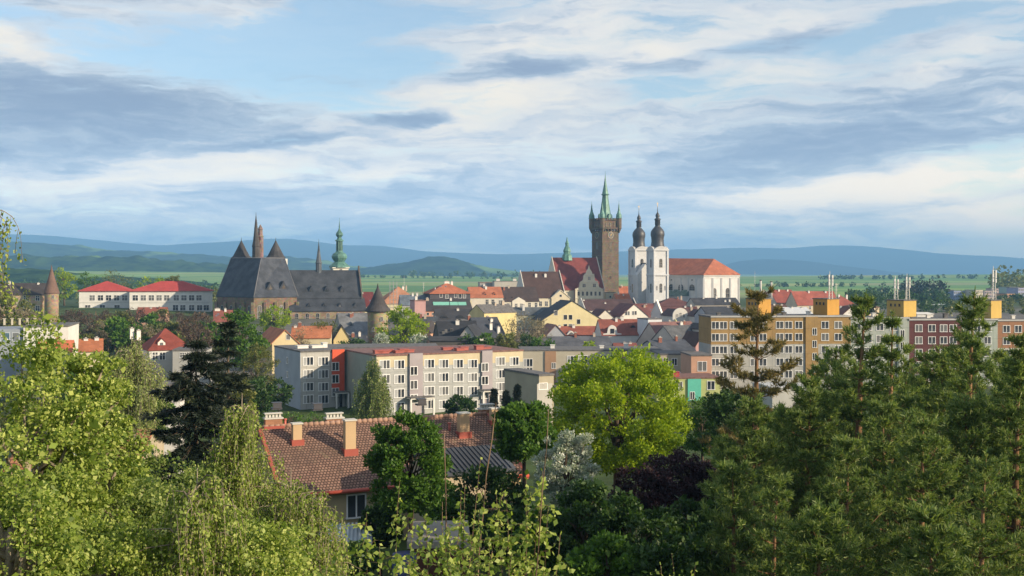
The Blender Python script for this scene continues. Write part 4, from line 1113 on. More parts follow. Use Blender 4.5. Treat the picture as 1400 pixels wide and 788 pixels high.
    house('house', 'long bright yellow fire wall rising to the right above grey roofs', 'house', 662, 706, 428, 417, 345, plaster((.66, .56, .28)), ROOFING, 38, 8, 'side', group=OG, over=.15)
    house('house', 'lower yellow wall left of the dark blue grey roof', 'house', 636, 684, 444, 437, 322, plaster((.62, .54, .30)), ROOFING, 24, 8, 'side', group=OG, over=.15)
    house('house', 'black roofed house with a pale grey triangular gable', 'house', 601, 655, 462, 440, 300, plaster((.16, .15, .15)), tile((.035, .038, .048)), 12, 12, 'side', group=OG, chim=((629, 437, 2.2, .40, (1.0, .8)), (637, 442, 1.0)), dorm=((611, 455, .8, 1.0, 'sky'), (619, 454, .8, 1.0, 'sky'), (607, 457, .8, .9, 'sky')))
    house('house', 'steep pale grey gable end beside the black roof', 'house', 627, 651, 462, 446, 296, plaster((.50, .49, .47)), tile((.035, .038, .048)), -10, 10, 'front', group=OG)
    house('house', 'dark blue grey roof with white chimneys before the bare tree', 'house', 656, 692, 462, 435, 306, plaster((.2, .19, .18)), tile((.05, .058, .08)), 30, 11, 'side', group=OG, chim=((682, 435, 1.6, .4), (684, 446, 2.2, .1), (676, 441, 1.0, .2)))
    house('house', 'small red roofed house between black and dark blue grey roofs', 'house', 650, 668, 460, 449, 316, SALMON, tile((.20, .07, .06)), 12, 8, 'side', group=OG)
    house('shed', 'long low dark shed with a white fascia board behind the flats', 'shed', 587, 642, 466.5, 461, 284, paint((.07, .065, .06), .8), tile((.05, .05, .055)), 4, 9, 'side', group=OG)
    # middle
    r = house('house', 'wide cream yellow gabled house with six dark square windows', 'house', 741, 823, 438, 412, 420, plaster((.66, .58, .34)), tile((.06, .06, .07)), 16, 14, 'front', [(773, 434), (780, 434), (791, 440), (773, 446.5), (780, 446.5), (760, 428)], (1.4, 1.8), 'plain', over=.25, group=OG, **WD)
    r = house('house', 'grey roofed wing with pale green wall left of the cream yellow gable', 'house', 698, 762, 431, 421, 432, plaster((.52, .52, .40)), slate((.10, .115, .13)), 6, 10, 'side', [(752, 440)], (1.1, 1.6), 'plain', group=OG, chim=((717, 416, 2.2, .3, (.9, .8)), (759, 424, 2.0, .2, (1.4, 1))), **WD)
    house('house', 'dark brown roofs with skylights behind the cream yellow gable', 'house', 800, 872, 424, 410, 520, plaster((.58, .54, .48)), tile((.085, .045, .045)), 12, 14, 'side', group=OG, chim=((803, 409, 1.0), (831, 413, .8, .3), (815, 418, .7, .2)), parapet=plaster((.66, .64, .6)))
    house('house', 'small white gable between cream yellow house and dark roofs', 'house', 814, 842, 437, 424, 440, plaster((.70, .66, .58)), tile((.12, .05, .045)), 14, 12, 'front', group=OG)
    r = house('house', 'tall white gabled house with two paired windows and maroon roof', 'house', 848, 886, 433, 416.5, 440, plaster((.76, .73, .66)), tile((.17, .065, .06)), 18, 14, 'front', [(856, 428.5), (859.5, 428.5), (865.5, 428.2), (869, 428)], (.85, 1.5), 'plain', group=OG, over=.2, **WD)
    house('house', 'maroon roof slope behind the tall white gable', 'house', 868, 900, 437, 416, 462, plaster((.6, .56, .5)), tile((.17, .06, .055)), 12, 14, 'side', group=OG)
    house('fire_wall', 'curved white fire wall rising between maroon roof and brown roofs', 'wall', 890, 905, 430, 411, 462, plaster((.66, .65, .65)), G_WHITE, -35, 1.0, 'front', group=None, over=.0)
    r = house('house', 'long red roof with white baroque dormer above white walls', 'house', 823, 893, 458, 437.5, 350, plaster((.70, .69, .66)), tile((.26, .075, .05)), 8, 11, 'side', [(874.5, 471), (882, 471)], (1.0, 1.9), 'plain', group=OG, dorm=((837, 459, 6.0, 3.4, 'baroque', plaster((.74, .72, .68))), (868, 449, 4.0, 1.3, 'brow'), (878, 447, 3.0, 1.0, 'brow')), **WD)
    house('house', 'red roof with small white dormer in front of the cream yellow gable', 'house', 764, 826, 458.5, 447, 362, plaster((.62, .6, .56)), tile((.29, .08, .05)), 8, 9, 'side', group=OG, dorm=((781, 459, 4.4, 1.6, 'brow', plaster((.74, .72, .68)), plaster((.74, .72, .68))),), chim=((768, 444, .8),))
    r = house('house', 'white tower house with pale blue side beside the long red roof', 'house', 886, 905, 437, None, 346, plaster((.66, .69, .73)), ROOFING, 22, 7, 'flat', [(893, 469)], (1.0, 1.9), 'plain', group=OG, chim=((903, 434, .6),), **WD)
    house('house', 'dull red terrace roof under the white walls', 'house', 841, 872, 478, 470, 310, W2, tile((.26, .08, .06)), 4, 6, 'side', group=OG, chim=((856, 467, .9), (864, 467, .8)))
    r = house('house', 'plain grey metal roof with a white gable triangle', 'house', 738, 838, 474, 461, 312, plaster((.60, .59, .56)), slate((.10, .105, .125)), 10, 12, 'side', [(768, 476), (778, 476), (785, 476)], (1.2, .8), 'plain', group=OG, parapet=None, **WD)
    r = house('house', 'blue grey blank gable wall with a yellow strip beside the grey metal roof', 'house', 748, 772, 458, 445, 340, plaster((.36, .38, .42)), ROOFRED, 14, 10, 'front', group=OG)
    yb = MB(); yb.box(-1.9, -.02, .2, 8, -1, r[5]); yb.build('yellow_strip', plaster((.60, .42, .16)), r[0], (-r[1].W / 2, 0, 0))
    # right of the middle, under the church
    house('house', 'broad dark brown roof at the foot of the white church', 'house', 896, 954, 419, 407.5, 560, plaster((.5, .46, .42)), tile((.13, .05, .045)), 10, 14, 'hip', group=OG, hipx=.5)
    house('house', 'brown roof with lighter patch right of the curved white fire wall', 'house', 904, 958, 432, 420, 490, plaster((.52, .44, .34)), tile((.12, .045, .04)), 8, 13, 'side', group=OG, chim=((950, 416, 1.2), (942, 418, .9)))
    def round_gable(px0, px1, top, bot, Y, label):
        r = house('house', label, 'house', px0, px1, top + 9, top + 1, Y, plaster((.62, .60, .56)), tile((.09, .05, .05)), 14, 12, 'front', [], (1, 1), group=OG)
        f = r[1]; w = f.W / 2; z = r[5]; h = r[6] - r[5]
        g = MB(); n = 12
        pr = [(-w - .3, -1), (w + .3, -1)] + [((w + .3) * math.cos(math.pi * i / n), z + (h + .8) * math.sin(math.pi * i / n)) for i in range(n + 1)]
        g.prism(pr, -.6, -.05); go = g.build('round_gable', plaster((.64, .62, .58)), r[0])
        for k in (-1, 0, 1): link('window', window_mesh(.95, 1.9 if k == 0 else 1.4, 'arch', G_WHITE, DARKW), go, (k * w * .48, -.62, z + (.3 if k == 0 else 0)))
    round_gable(920, 939, 423, 442, 415, 'cream house with half round gable and three arched windows')
    round_gable(957, 976, 424, 442, 405, 'blue grey shaded house with half round gable beside the ochre block')
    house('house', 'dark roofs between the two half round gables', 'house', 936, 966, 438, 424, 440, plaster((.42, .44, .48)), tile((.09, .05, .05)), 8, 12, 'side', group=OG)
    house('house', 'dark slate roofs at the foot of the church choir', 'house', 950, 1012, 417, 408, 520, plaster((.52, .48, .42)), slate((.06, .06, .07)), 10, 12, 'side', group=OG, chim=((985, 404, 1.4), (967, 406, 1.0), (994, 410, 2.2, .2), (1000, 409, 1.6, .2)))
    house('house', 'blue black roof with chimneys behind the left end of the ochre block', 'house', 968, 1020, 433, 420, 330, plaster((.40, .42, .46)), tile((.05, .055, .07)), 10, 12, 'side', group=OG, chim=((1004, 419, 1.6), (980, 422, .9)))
    r = house('house', 'dark roof with a yellow lit parapet slope right of the white tower house', 'house', 905, 933, 457, 441, 372, PALEY, tile((.07, .035, .03)), 20, 10, 'side', group=OG, parapet=plaster((.66, .62, .30)))
    house('house', 'long faded pinkish red roof sloping beside the grey roof', 'house', 905, 962, 470, 441, 338, plaster((.55, .48, .42)), tile((.24, .12, .11)), 26, 14, 'side', group=OG)
    house('house', 'grey slate roof in front of the faded pinkish roof', 'house', 926, 966, 470, 446, 318, plaster((.5, .48, .45)), slate((.10, .105, .115)), 30, 13, 'side', group=OG, chim=((942, 462, 1.2, .3, (1.6, .8)), (949, 464, 1.6, .2, (1.0, .8)), (918, 466, 1.0, .2)))
    house('house', 'pink gabled house with one dark slit window', 'house', 951, 973, 473, 456, 296, PINK, tile((.08, .045, .04)), 16, 10, 'front', [(959, 470)], (.7, 1.9), 'plain', group=OG, over=.2, **WD)
    house('house', 'white curved gable end behind the pink gabled house', 'house', 957, 974, 450, 444, 322, plaster((.68, .62, .55)), DKT, 18, 8, 'front', group=OG)
    house('house', 'flat slate roof above the grey beige building with four windows', 'house', 900, 950, 480, 466, 278, plaster((.45, .43, .4)), slate((.075, .085, .11)), 22, 11, 'side', group=OG)
    # right, above the ochre flats
    for a in ((1062, 1092, 414, 397, 560, 'dark red hipped roof with pale ridge behind the lift boxes', tile((.26, .06, .04)), 'side', 22, plaster((.55, .5, .44))),
              (1090, 1148, 417, 399, 545, 'broad brick red roof between the first two lift boxes', tile((.34, .085, .055)), 'side', 12, CREAM),
              (1038, 1068, 413, 398, 580, 'dark roofed house left of the red hipped roofs', tile((.10, .07, .06)), 'hip', 10, W2),
              (1145, 1172, 419, 404, 520, 'brick red roof right of the second lift box', tile((.30, .075, .05)), 'hip', 14, CREAM),
              (1056, 1082, 428, 417, 440, 'white walled house with brownish roof between the first two lift boxes', tile((.12, .06, .05)), 'side', 10, W2),
              (1080, 1114, 433, 421, 400, 'house with a pale silvery roof beside the second lift box', paint((.48, .5, .52), .5), 'side', 14, W2),
              (1040, 1066, 432, 420, 380, 'dark roofed white house right of the first lift box', tile((.09, .06, .055)), 'side', 8, W2),
              (1150, 1178, 432, 420, 420, 'white gabled house with brown roof right of the second lift box', tile((.16, .07, .05)), 'front', 16, W2),
              (1180, 1202, 421, 414, 440, 'cream house with sunlit right wall left of the yellow lift box', tile((.20, .12, .08)), 'hip', 24, plaster((.62, .52, .36)))):
        house('house', a[5], 'house', a[0], a[1], a[2], a[3], a[4], a[9], a[6], a[8], 13, a[7], [(lerp(a[0], a[1], .3), a[2] + 4), (lerp(a[0], a[1], .65), a[2] + 4)], (1.1, 1.5), group=OG, chim=((lerp(a[0], a[1], .4), a[3] - 2, 1.1), (lerp(a[0], a[1], .8), a[3] - 1.5, .9)))
    house('low_hall', 'long low grey white hall behind the yellow lift box', 'hall', 1252, 1302, 417, None, 700, plaster((.52, .52, .52)), paint((.42, .46, .5), .5), 8, 14, 'flat', group=None)
    house('low_hall', 'white low roof hut right behind the yellow lift box', 'hall', 1254, 1276, 430, 428, 380, W2, G_WHITE, 8, 8, 'side', group=None)
    # far estate on the right edge
    for (a, b, pe, Y, m, lab, n) in ((1296, 1304, 397, 930, plaster((.5, .47, .38)), 'small beige tower block at the left of the far estate', 5), (1304, 1319, 398, 900, plaster((.30, .36, .52)), 'blue panelled block in the far estate', 5),
                    (1319, 1334, 399, 915, plaster((.52, .49, .36)), 'pale yellow block in the far estate', 5), (1334, 1344, 397, 890, plaster((.64, .58, .46)), 'cream end wall block in the far estate', 4), (1346, 1364, 398, 940, plaster((.44, .36, .36)), 'greyish pink block behind the mast', 5),
                    (1362, 1380, 395, 985, plaster((.55, .4, .38)), 'pink block in the far estate', 5), (1376, 1388, 402, 880, plaster((.56, .30, .17)), 'orange block near the right edge', 4), (1380, 1394, 393, 960, plaster((.40, .50, .46)), 'grey green block at the right edge', 6),
                    (1392, 1412, 394, 900, plaster((.36, .38, .55)), 'violet blue banded block at the right edge', 6)):
        r, f, bz, wo, ro, ze, zr = house('tower_block', lab, 'apartments', a, b, pe, None, Y, m, ROOFING, 14, 14, 'flat', (), group='far housing estate')
        for k in range(n):
            s = MB(); s.box(-f.W / 2 + .4, f.W / 2 - .4, -.08, .0, ze - 2.2 - 3.0 * k, ze - .8 - 3.0 * k, 0)
            for i in range(1, 6): s.box(-f.W / 2 + f.W * i / 6 - .25, -f.W / 2 + f.W * i / 6 + .25, -.12, -.08, ze - 2.2 - 3 * k, ze - .8 - 3 * k, 1)
            s.build('window_band', [glass((.10, .11, .13)), m], r)
town()

# masts and pipes
def mast(label, px, py0, py1, Y, kind='lattice', on=None, name='antenna_mast'):
    c = at(px, py1, Y); h = (py1 - py0) / F * Y
    r = thing(name, label, 'mast', (c.x, c.y, c.z), R(20))
    m = MB()
    if kind == 'lattice':
        w = .45
        for a, b in ((-w, -w), (w, -w), (0, w)): m.tube([(a, b, 0), (a * .6, b * .6, h)], .06, 4, 0, False)
        n = int(h / 1.1)
        for i in range(n):
            z0, z1 = h * i / n, h * (i + 1) / n; k = 1 - .4 * i / n
            for (a, b), (p, q) in (((-w, -w), (w, -w)), ((w, -w), (0, w)), ((0, w), (-w, -w))):
                m.tube([(a * k, b * k, z0), (p * k, q * k, z1)], .035, 3, 0, False); m.tube([(a * k, b * k, z0), (p * k, q * k, z0)], .035, 3, 0, False)
        m.tube([(0, 0, h - .1), (0, 0, h + 1.5)], .05, 4, 0, False)
        p = m.build('lattice', paint((.62, .6, .56), .5), r)
        d = MB()
        for i, z in enumerate((h * .62, h * .78, h * .92)): d.box(.3, .62, -.5, -.25, z, z + 1.0); d.box(-.62, -.3, -.5, -.25, z + .2, z + 1.1)
        d.build('aerial', plaster((.7, .7, .7)), r)
    elif kind == 'pole':
        m.tube([(0, 0, 0), (0, 0, h)], [.09, .04], 5); m.build('pole', paint((.6, .58, .55), .5), r)
        d = MB()
        for z in (h * .55, h * .75, h * .9):
            d.tube([(-.5, 0, z), (.5, 0, z)], .03, 4); 
        d.build('aerial', paint((.6, .58, .55), .5), r)
    elif kind == 'pipe':
        m.tube([(0, 0, -3), (0, 0, h)], .5, 10); m.build('flue', plaster((.62, .6, .56)), r); d = MB(); d.tube([(0, 0, h), (0, 0, h + .4)], .62, 10); d.build('cap', IRON, r)
    return r
mast('lattice mast with aerials on the second lift box', 1134.5, 380, 409, 250)
mast('thin pole aerial right of the lattice mast on the second lift box', 1143, 387, 409, 251, 'pole')
mast('left of the two pale masts on the yellow lift box', 1224, 386, 411, 258)
mast('right of the two pale masts on the yellow lift box', 1240, 383, 411, 259)
mast('tall mast with dish beside the lift box near the right edge', 1358, 372, 411, 276)
mast('tallest thin white flue pipe right of the church choir', 1032, 371, 400, 545, 'pole')
mast('white flue pipe on the roof left of the red roofs', 1040, 384, 401, 548, 'pipe', name='flue_pipe')
mast('second white flue pipe nearer the red roofs', 1054.5, 386, 402, 540, 'pipe', name='flue_pipe')
mast('slim lamp pole in front of the green field', 552.5, 378, 412, 560, 'pole')
mast('church spire cross pole on the white domed corner', 579, 386, 402, 478, 'pole')
def scaffold():
    c = at(538, 412, 500); h = 9.0
    r = thing('scaffolding', 'grey scaffolding stair tower in front of the wide orange roof', 'scaffolding', (c.x, c.y, c.z - 4), R(10))
    m = MB()
    for x in (-1.6, 0, 1.6):
        for y in (0, 1.4): m.tube([(x, y, 0), (x, y, h + 4)], .12, 4, 0, False)
    for k in range(7):
        z = 1 + k * 1.8
        for y in (0, 1.4): m.tube([(-1.6, y, z), (1.6, y, z)], .08, 4, 0, False)
    m.build('frame', paint((.35, .35, .36), .5, .4), r)
    d = MB()
    for k in range(6): d.box(-1.6, 1.6, 0, 1.4, 1 + k * 1.8, 1.1 + k * 1.8)
    d.build('deck', paint((.3, .27, .22), .8), r)
scaffold()
# ------------------------------------------------------------------ foliage
def leaf_mat(key, cols, trans=.35, rough=.5, spec=.3):
    """cols: dark, middle, light leaf colours, one picked for every leaf"""
    def fn(t, b, o):
        g = t.new('ShaderNodeNewGeometry')
        r = t.new('ShaderNodeValToRGB'); t.l.new(g.outputs['Random Per Island'], r.inputs[0])
        e = r.color_ramp.elements; e[0].position = .05; e[0].color = c4(cols[0]); e[1].position = .95; e[1].color = c4(cols[2])
        x = e.new(.5); x.color = c4(cols[1])
        v = ocoord(t)
        n = t.noise(v, .55, 3)
        col = t.mix(t.smooth(n, .38, .62, 0, .45), r.outputs[0], c4(cols[3] if len(cols) > 3 else cols[1]))
        t.put(b.inputs['Base Color'], col); b.inputs['Roughness'].default_value = rough; b.inputs['Specular IOR Level'].default_value = spec
        tr = t.new('ShaderNodeBsdfTranslucent'); t.put(tr.inputs[0], t.mix(1.0, col, (1.25, 1.3, .7, 1), 'MULTIPLY'))
        mx = t.new('ShaderNodeMixShader'); mx.inputs[0].default_value = trans
        t.l.new(b.outputs[0], mx.inputs[1]); t.l.new(tr.outputs[0], mx.inputs[2]); t.l.new(mx.outputs[0], o.inputs['Surface'])
    return mat(('leaf', key), fn)
def bark_mat(c):
    def fn(t, b, o):
        v = ocoord(t)
        col = varied(t, c, t.mapping(v, scale=(3, 3, .8)), 2.0, .4)
        t.put(b.inputs['Base Color'], col); b.inputs['Roughness'].default_value = .95; b.inputs['Specular IOR Level'].default_value = .1
    return mat(('bark', c), fn)
BARK = bark_mat((.10, .075, .055)); BIRCHB = bark_mat((.24, .20, .15)); PINEB = bark_mat((.20, .115, .065)); GREYB = bark_mat((.20, .17, .14)); TWIG = bark_mat((.16, .11, .075))
L_BIRCH = leaf_mat('birch', [(.065, .115, .018), (.25, .335, .055), (.52, .56, .17), (.14, .21, .033)], .42)
L_BIRCH2 = leaf_mat('birch2', [(.04, .085, .02), (.16, .225, .045), (.38, .43, .14), (.085, .135, .028)], .4)
L_LIME = leaf_mat('lime', [(.12, .20, .008), (.24, .34, .012), (.38, .46, .02), (.18, .27, .010)], .42)
L_GREEN = leaf_mat('green', [(.035, .09, .012), (.075, .16, .018), (.13, .23, .03), (.05, .115, .015)], .35)
L_DEEP = leaf_mat('deep', [(.018, .048, .012), (.035, .08, .016), (.07, .125, .024), (.028, .065, .014)], .3)
L_OLIVE = leaf_mat('olive', [(.06, .08, .02), (.12, .14, .035), (.20, .20, .055), (.09, .105, .026)], .3)
L_WILLOW = leaf_mat('willow', [(.16, .21, .06), (.29, .34, .12), (.44, .48, .2), (.2, .26, .08)], .4)
L_MAUVE = leaf_mat('mauve', [(.05, .032, .026), (.085, .055, .04), (.13, .085, .06), (.07, .055, .03)], .2)
L_TWIGS = leaf_mat('twigs', [(.12, .10, .065), (.19, .16, .10), (.26, .22, .15), (.14, .13, .06)], .2)
L_PURPLE = leaf_mat('purple', [(.020, .010, .014), (.040, .018, .026), (.075, .035, .045), (.028, .014, .02)], .25)
L_BLOSSOM = leaf_mat('blossom', [(.20, .26, .20), (.42, .46, .42), (.66, .66, .64), (.16, .24, .12)], .3)
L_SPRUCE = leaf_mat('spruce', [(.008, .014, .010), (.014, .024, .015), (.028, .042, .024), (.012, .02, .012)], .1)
L_PINE = leaf_mat('pine', [(.06, .115, .03), (.155, .225, .055), (.32, .37, .11), (.08, .13, .036)], .36)
L_PINE2 = leaf_mat('pine2', [(.09, .085, .028), (.17, .14, .045), (.30, .22, .08), (.10, .10, .032)], .28)

def unit(v): return v / np.maximum(np.linalg.norm(v, axis=-1, keepdims=True), 1e-9)
def leaf_quads(P, A, L, wid, rng):
    """P base points, A leaf directions, L lengths: one pointed leaf per point"""
    A = unit(A); n = len(P)
    B = unit(np.cross(A, rng.normal(size=(n, 3))))
    L = np.asarray(L).reshape(-1, 1)
    mid = P + A * L * .45
    V = np.stack([P, mid - B * L * wid, P + A * L, mid + B * L * wid], 1).reshape(-1, 3)
    return V, np.arange(4 * n).reshape(n, 4)
def crown_obj(name, parts, m, parent):
    vs = []; qs = []; o = 0
    for V, q in parts: vs.append(V); qs.append(q + o); o += len(V)
    return link(name, quads(name, np.concatenate(vs), np.concatenate(qs), m), parent)

_seed = [11]
def nrng():
    _seed[0] += 1
    return np.random.default_rng(_seed[0])

def broad_data(H, cz, rx, rz, n, leaf, rng, clumps=60, bark=BARK, gap=.23, bottom=-.75, wid=.32, hang=0.0, lobes=5, trunk_r=None, twig=False):
    """a broadleaved tree with its base at the origin; returns trunk MB and leaf arrays"""
    dirs = unit(rng.normal(size=(clumps, 3)))
    lob = unit(rng.normal(size=(lobes, 3))); amp = rng.uniform(.08, .3, lobes)
    def rad(d): return .80 + (np.maximum(0, d @ lob.T) ** 3 @ amp)
    rr = rng.uniform(.25, 1.0, clumps) ** .45
    C = dirs * (rad(dirs) * rr)[:, None]
    C[:, 2] = np.maximum(C[:, 2], bottom + .12 * rng.random(clumps))
    C = C * [rx, rx, rz] + [0, 0, cz]
    cr = rx * gap * rng.uniform(.7, 1.35, clumps)
    cnt = rng.multinomial(n, (cr ** 2) / (cr ** 2).sum())
    idx = np.repeat(np.arange(clumps), cnt)
    off = unit(rng.normal(size=(n, 3))) * (rng.random((n, 1)) ** .5)
    off[:, 2] *= .72
    P = C[idx] + off * cr[idx][:, None]
    A = unit(unit(P - [0, 0, cz - rz * .4]) * .6 + rng.normal(size=(n, 3)) * .8 + [0, 0, -hang])
    V, q = leaf_quads(P, A, leaf * rng.lognormal(-.08, .38, n), wid, rng)
    tb = MB(); tr = trunk_r or max(.12, rx * .055)
    fork = cz - rz * .55
    lean = rng.normal(size=2) * rx * .04
    tb.tube([(0, 0, -.8), (lean[0] * .5, lean[1] * .5, max(.3, fork * .55)), (lean[0], lean[1], fork), (lean[0], lean[1], cz + rz * .35)], [tr * 1.25, tr, tr * .8, tr * .2], 7)
    order = np.argsort(-cr)[:min(clumps, 34)]
    for i in order:
        c = C[i]; z0 = rng.uniform(fork * .9, min(cz + rz * .2, max(fork, c[2])))
        s = np.array([lean[0], lean[1], z0]); mid = (s + c) / 2 + np.array([0, 0, rz * .1])
        tb.tube([tuple(s), tuple(mid), tuple(c)], [tr * .38, tr * .22, tr * .06], 4)
    return tb, V, q

def tree(name, label, px, py_top, w_px, Y, m, n, leaf, group=None, ratio=1.1, bark=BARK, base=None, clumps=60, cat='tree', **kw):
    """px: column of the trunk, py_top: row of the top, w_px: crown width, ratio: crown height to width"""
    rng = nrng()
    x = (px - 700) / F * Y; gz = g1(x, Y) if base is None else base
    H = zat(py_top, Y) - gz
    rx = w_px * Y / F / 2; rz = min(rx * ratio, H * .49)
    cz = H - rz
    root = thing(name, label, cat, (x, Y, gz), rng.uniform(0, 6.28), group)
    tb, V, q = broad_data(H, cz, rx, rz, n, leaf, rng, clumps, bark, **kw)
    tb.build('trunk', bark, root)
    link('crown', quads('crown', V, q, m), root)
    return root

def strand_arrays(starts, lens, rng, step, leaf, wid, sway=.12, leafp=3):
    """hanging twigs with leaves; returns twig polylines and leaf arrays"""
    Ps = []; As = []; lines = []
    for s, l in zip(starts, lens):
        k = max(3, int(l / step)); t = np.linspace(0, 1, k)
        d = rng.normal(size=2) * sway
        pts = np.stack([s[0] + d[0] * l * np.sin(t * 1.4) + rng.normal() * .02, s[1] + d[1] * l * np.sin(t * 1.4), s[2] - l * t ** 1.05], 1)
        lines.append(pts[:: max(1, k // 4)])
        for _ in range(leafp):
            Ps.append(pts + rng.normal(size=pts.shape) * .025 * leaf / .05); As.append(rng.normal(size=pts.shape) * .75 + [0, 0, -.9])
    P = np.concatenate(Ps); A = np.concatenate(As)
    V, q = leaf_quads(P, A, leaf * rng.uniform(.55, 1.35, len(P)), wid, rng)
    return lines, V, q

def weeping(name, label, px, py_top, w_px, Y, m, strands, leaf, slen, group=None, bark=BIRCHB, step=None, arch=.5, cat='tree', ratio=1.2, trunk_r=.1, twigs=True, base=None, wid=.34, low=.0):
    """a weeping crown: boughs arch out and drop long leafy strands"""
    rng = nrng(); x = (px - 700) / F * Y; gz = g1(x, Y) if base is None else base; H = zat(py_top, Y) - gz
    rx = w_px * Y / F / 2; ch = min(rx * 2 * ratio, H * .9)
    root = thing(name, label, cat, (x, Y, gz), 0, group)
    tb = MB(); tb.tube([(0, 0, -.6), (.05 * rx, 0, H * .5), (-.03 * rx, .02, H * .82), (0, 0, H)], [trunk_r * 1.5, trunk_r, trunk_r * .5, trunk_r * .12], 7)
    st = []; ln = []
    nb = max(10, strands // 9)
    for i in range(nb):
        u = rng.random() ** .8; z0 = H - ch * .78 * u - .02 * H; a = rng.uniform(0, 6.283)
        reach = rx * (0.25 + .75 * min(1, u * 1.5 + .1)) * rng.uniform(.55, 1.05)
        dx, dy = math.cos(a), math.sin(a)
        rise = reach * arch * rng.uniform(.3, 1)
        z0 -= rise * .6
        b = [(0, 0, z0), (dx * reach * .4, dy * reach * .4, z0 + rise), (dx * reach * .8, dy * reach * .8, z0 + rise * 1.02), (dx * reach, dy * reach, z0 + rise * .75)]
        tb.tube(b, [trunk_r * .35, trunk_r * .22, trunk_r * .12, trunk_r * .05], 4)
        for _ in range(9):
            t = rng.uniform(.25, 1.0); k = min(2, int(t * 3)); w = t * 3 - k
            p = np.array(b[k]) * (1 - w) + np.array(b[k + 1]) * w
            st.append(p + rng.normal(size=3) * rx * .05); ln.append(min(slen * rng.uniform(.35, 1.15), max(.3, p[2] - low * H)))
    lines, V, q = strand_arrays(st, ln, rng, step or leaf * 1.1, leaf, wid)
    if twigs:
        for l in lines: tb.tube([tuple(p) for p in l], [trunk_r * .045 + .002] * len(l), 3)
    tb.build('trunk', bark, root)
    link('crown', quads('crown', V, q, m), root)
    return root

def needle_tufts(C, D, nn, L, w, rng, spread=.9):
    """C tuft centres, D their directions"""
    n = len(C)
    idx = np.repeat(np.arange(n), nn)
    A = unit(unit(D)[idx] * spread + rng.normal(size=(n * nn, 3)) * .62)
    P = C[idx] + A * (L * .08) + unit(D)[idx] * rng.uniform(-.5, .5, (n * nn, 1)) * L
    B = unit(np.cross(A, rng.normal(size=A.shape)))
    l = L * rng.uniform(.7, 1.25, (n * nn, 1))
    V = np.stack([P - B * w, P + B * w, P + A * l + B * w * .3, P + A * l - B * w * .3], 1).reshape(-1, 3)
    return V, np.arange(4 * n * nn).reshape(-1, 4)

def pine(name, label, px, py_top, w_px, Y, m, group=None, whorl=.55, first=.12, nn=16, L=.2, top_w=.1, shape=1.0, bark=PINEB, base=None, density=1.0, gappy=.12, side=1.0):
    rng = nrng(); x = (px - 700) / F * Y; gz = g1(x, Y) if base is None else base; H = zat(py_top, Y) - gz
    R0 = w_px * Y / F / 2 * 1.3
    root = thing(name, label, 'tree', (x, Y, gz), 0, group)
    tb = MB(); tr = .02 * H
    bend = rng.normal(size=2) * .015 * H
    ax = lambda z: np.array([bend[0] * math.sin(z / H * 3), bend[1] * math.sin(z / H * 2.4), z])
    tb.tube([tuple(ax(H * t)) for t in (-.04, .2, .4, .6, .8, .92, 1)], [tr, tr * .85, tr * .7, tr * .5, tr * .28, tr * .14, tr * .05], 8)
    Cs = []; Ds = []
    z = H * first
    while z < H - .1:
        u = (z - H * first) / (H * (1 - first))
        rad = R0 * (top_w + (1 - top_w) * (1 - u) ** shape) * (min(1, .55 + u * 2.2))
        nb = rng.integers(5, 8)
        a0 = rng.uniform(0, 6.28)
        for b in range(nb):
            if rng.random() < gappy: continue
            a = a0 + 6.283 * b / nb + rng.normal() * .25
            r = rad * rng.uniform(.4, 1.15)
            if r < .12: r = .12
            up = .08 + .45 * u ** 1.5
            d = np.array([math.cos(a), math.sin(a), 0.])
            p0 = ax(z); dz0 = rng.normal() * .06
            k = max(3, int(r / .35)); t = np.linspace(0, 1, k + 1)
            pts = p0 + d * (r * t)[:, None] + np.array([0, 0, 1.]) * (r * (up * t ** 1.0 - .22 * t * (1 - u) + .30 * t ** 3 + dz0 * t))[:, None]
            br = tr * .3 * (1 - u * .7) * (r / max(R0, .1)) ** .5 + .006
            tb.tube([tuple(p) for p in pts[::max(1, k // 3)]], [br, br * .7, br * .4, br * .25, br * .2, br * .2][:len(pts[::max(1, k // 3)])], 4)
            sp = .20 / density
            m_ = max(2, int(r / sp)); tt = 1 - (1 - (.3 if r > .8 else .1)) * rng.random(m_) ** 1.2
            base_p = np.stack([np.interp(tt, t, pts[:, j]) for j in range(3)], 1)
            perp = np.array([-d[1], d[0], 0.])
            # side twigs give the flat plates of a pine bough
            for q_ in range(4):
                s_ = rng.uniform(-1, 1, m_)[:, None] * (.10 + .30 * r * (1 - (tt[:, None] - .55) ** 2 * 2)) * side
                c = base_p + perp * s_ + d * np.abs(s_) * .35 + np.array([0, 0, 1.]) * (rng.normal(size=(m_, 1)) * .05 + .06 + np.abs(s_) * .12)
                Cs.append(c); Ds.append(d * .5 + perp * np.sign(s_) * .35 + np.array([0, 0, .75]) + rng.normal(size=c.shape) * .25)
            Cs.append(pts[-1:]); Ds.append((d * .5 + [0, 0, 1.0])[None])
        z += whorl * rng.uniform(.7, 1.3) * (1 - .2 * u)
    for k in range(4): Cs.append(ax(H - .15 * k)[None]); Ds.append(np.array([[0, 0, 1.]]))
    V, q = needle_tufts(np.concatenate(Cs), np.concatenate(Ds), nn, L, L * .105, rng)
    tb.build('trunk', bark, root)
    link('crown', quads('crown', V, q, m), root)
    return root

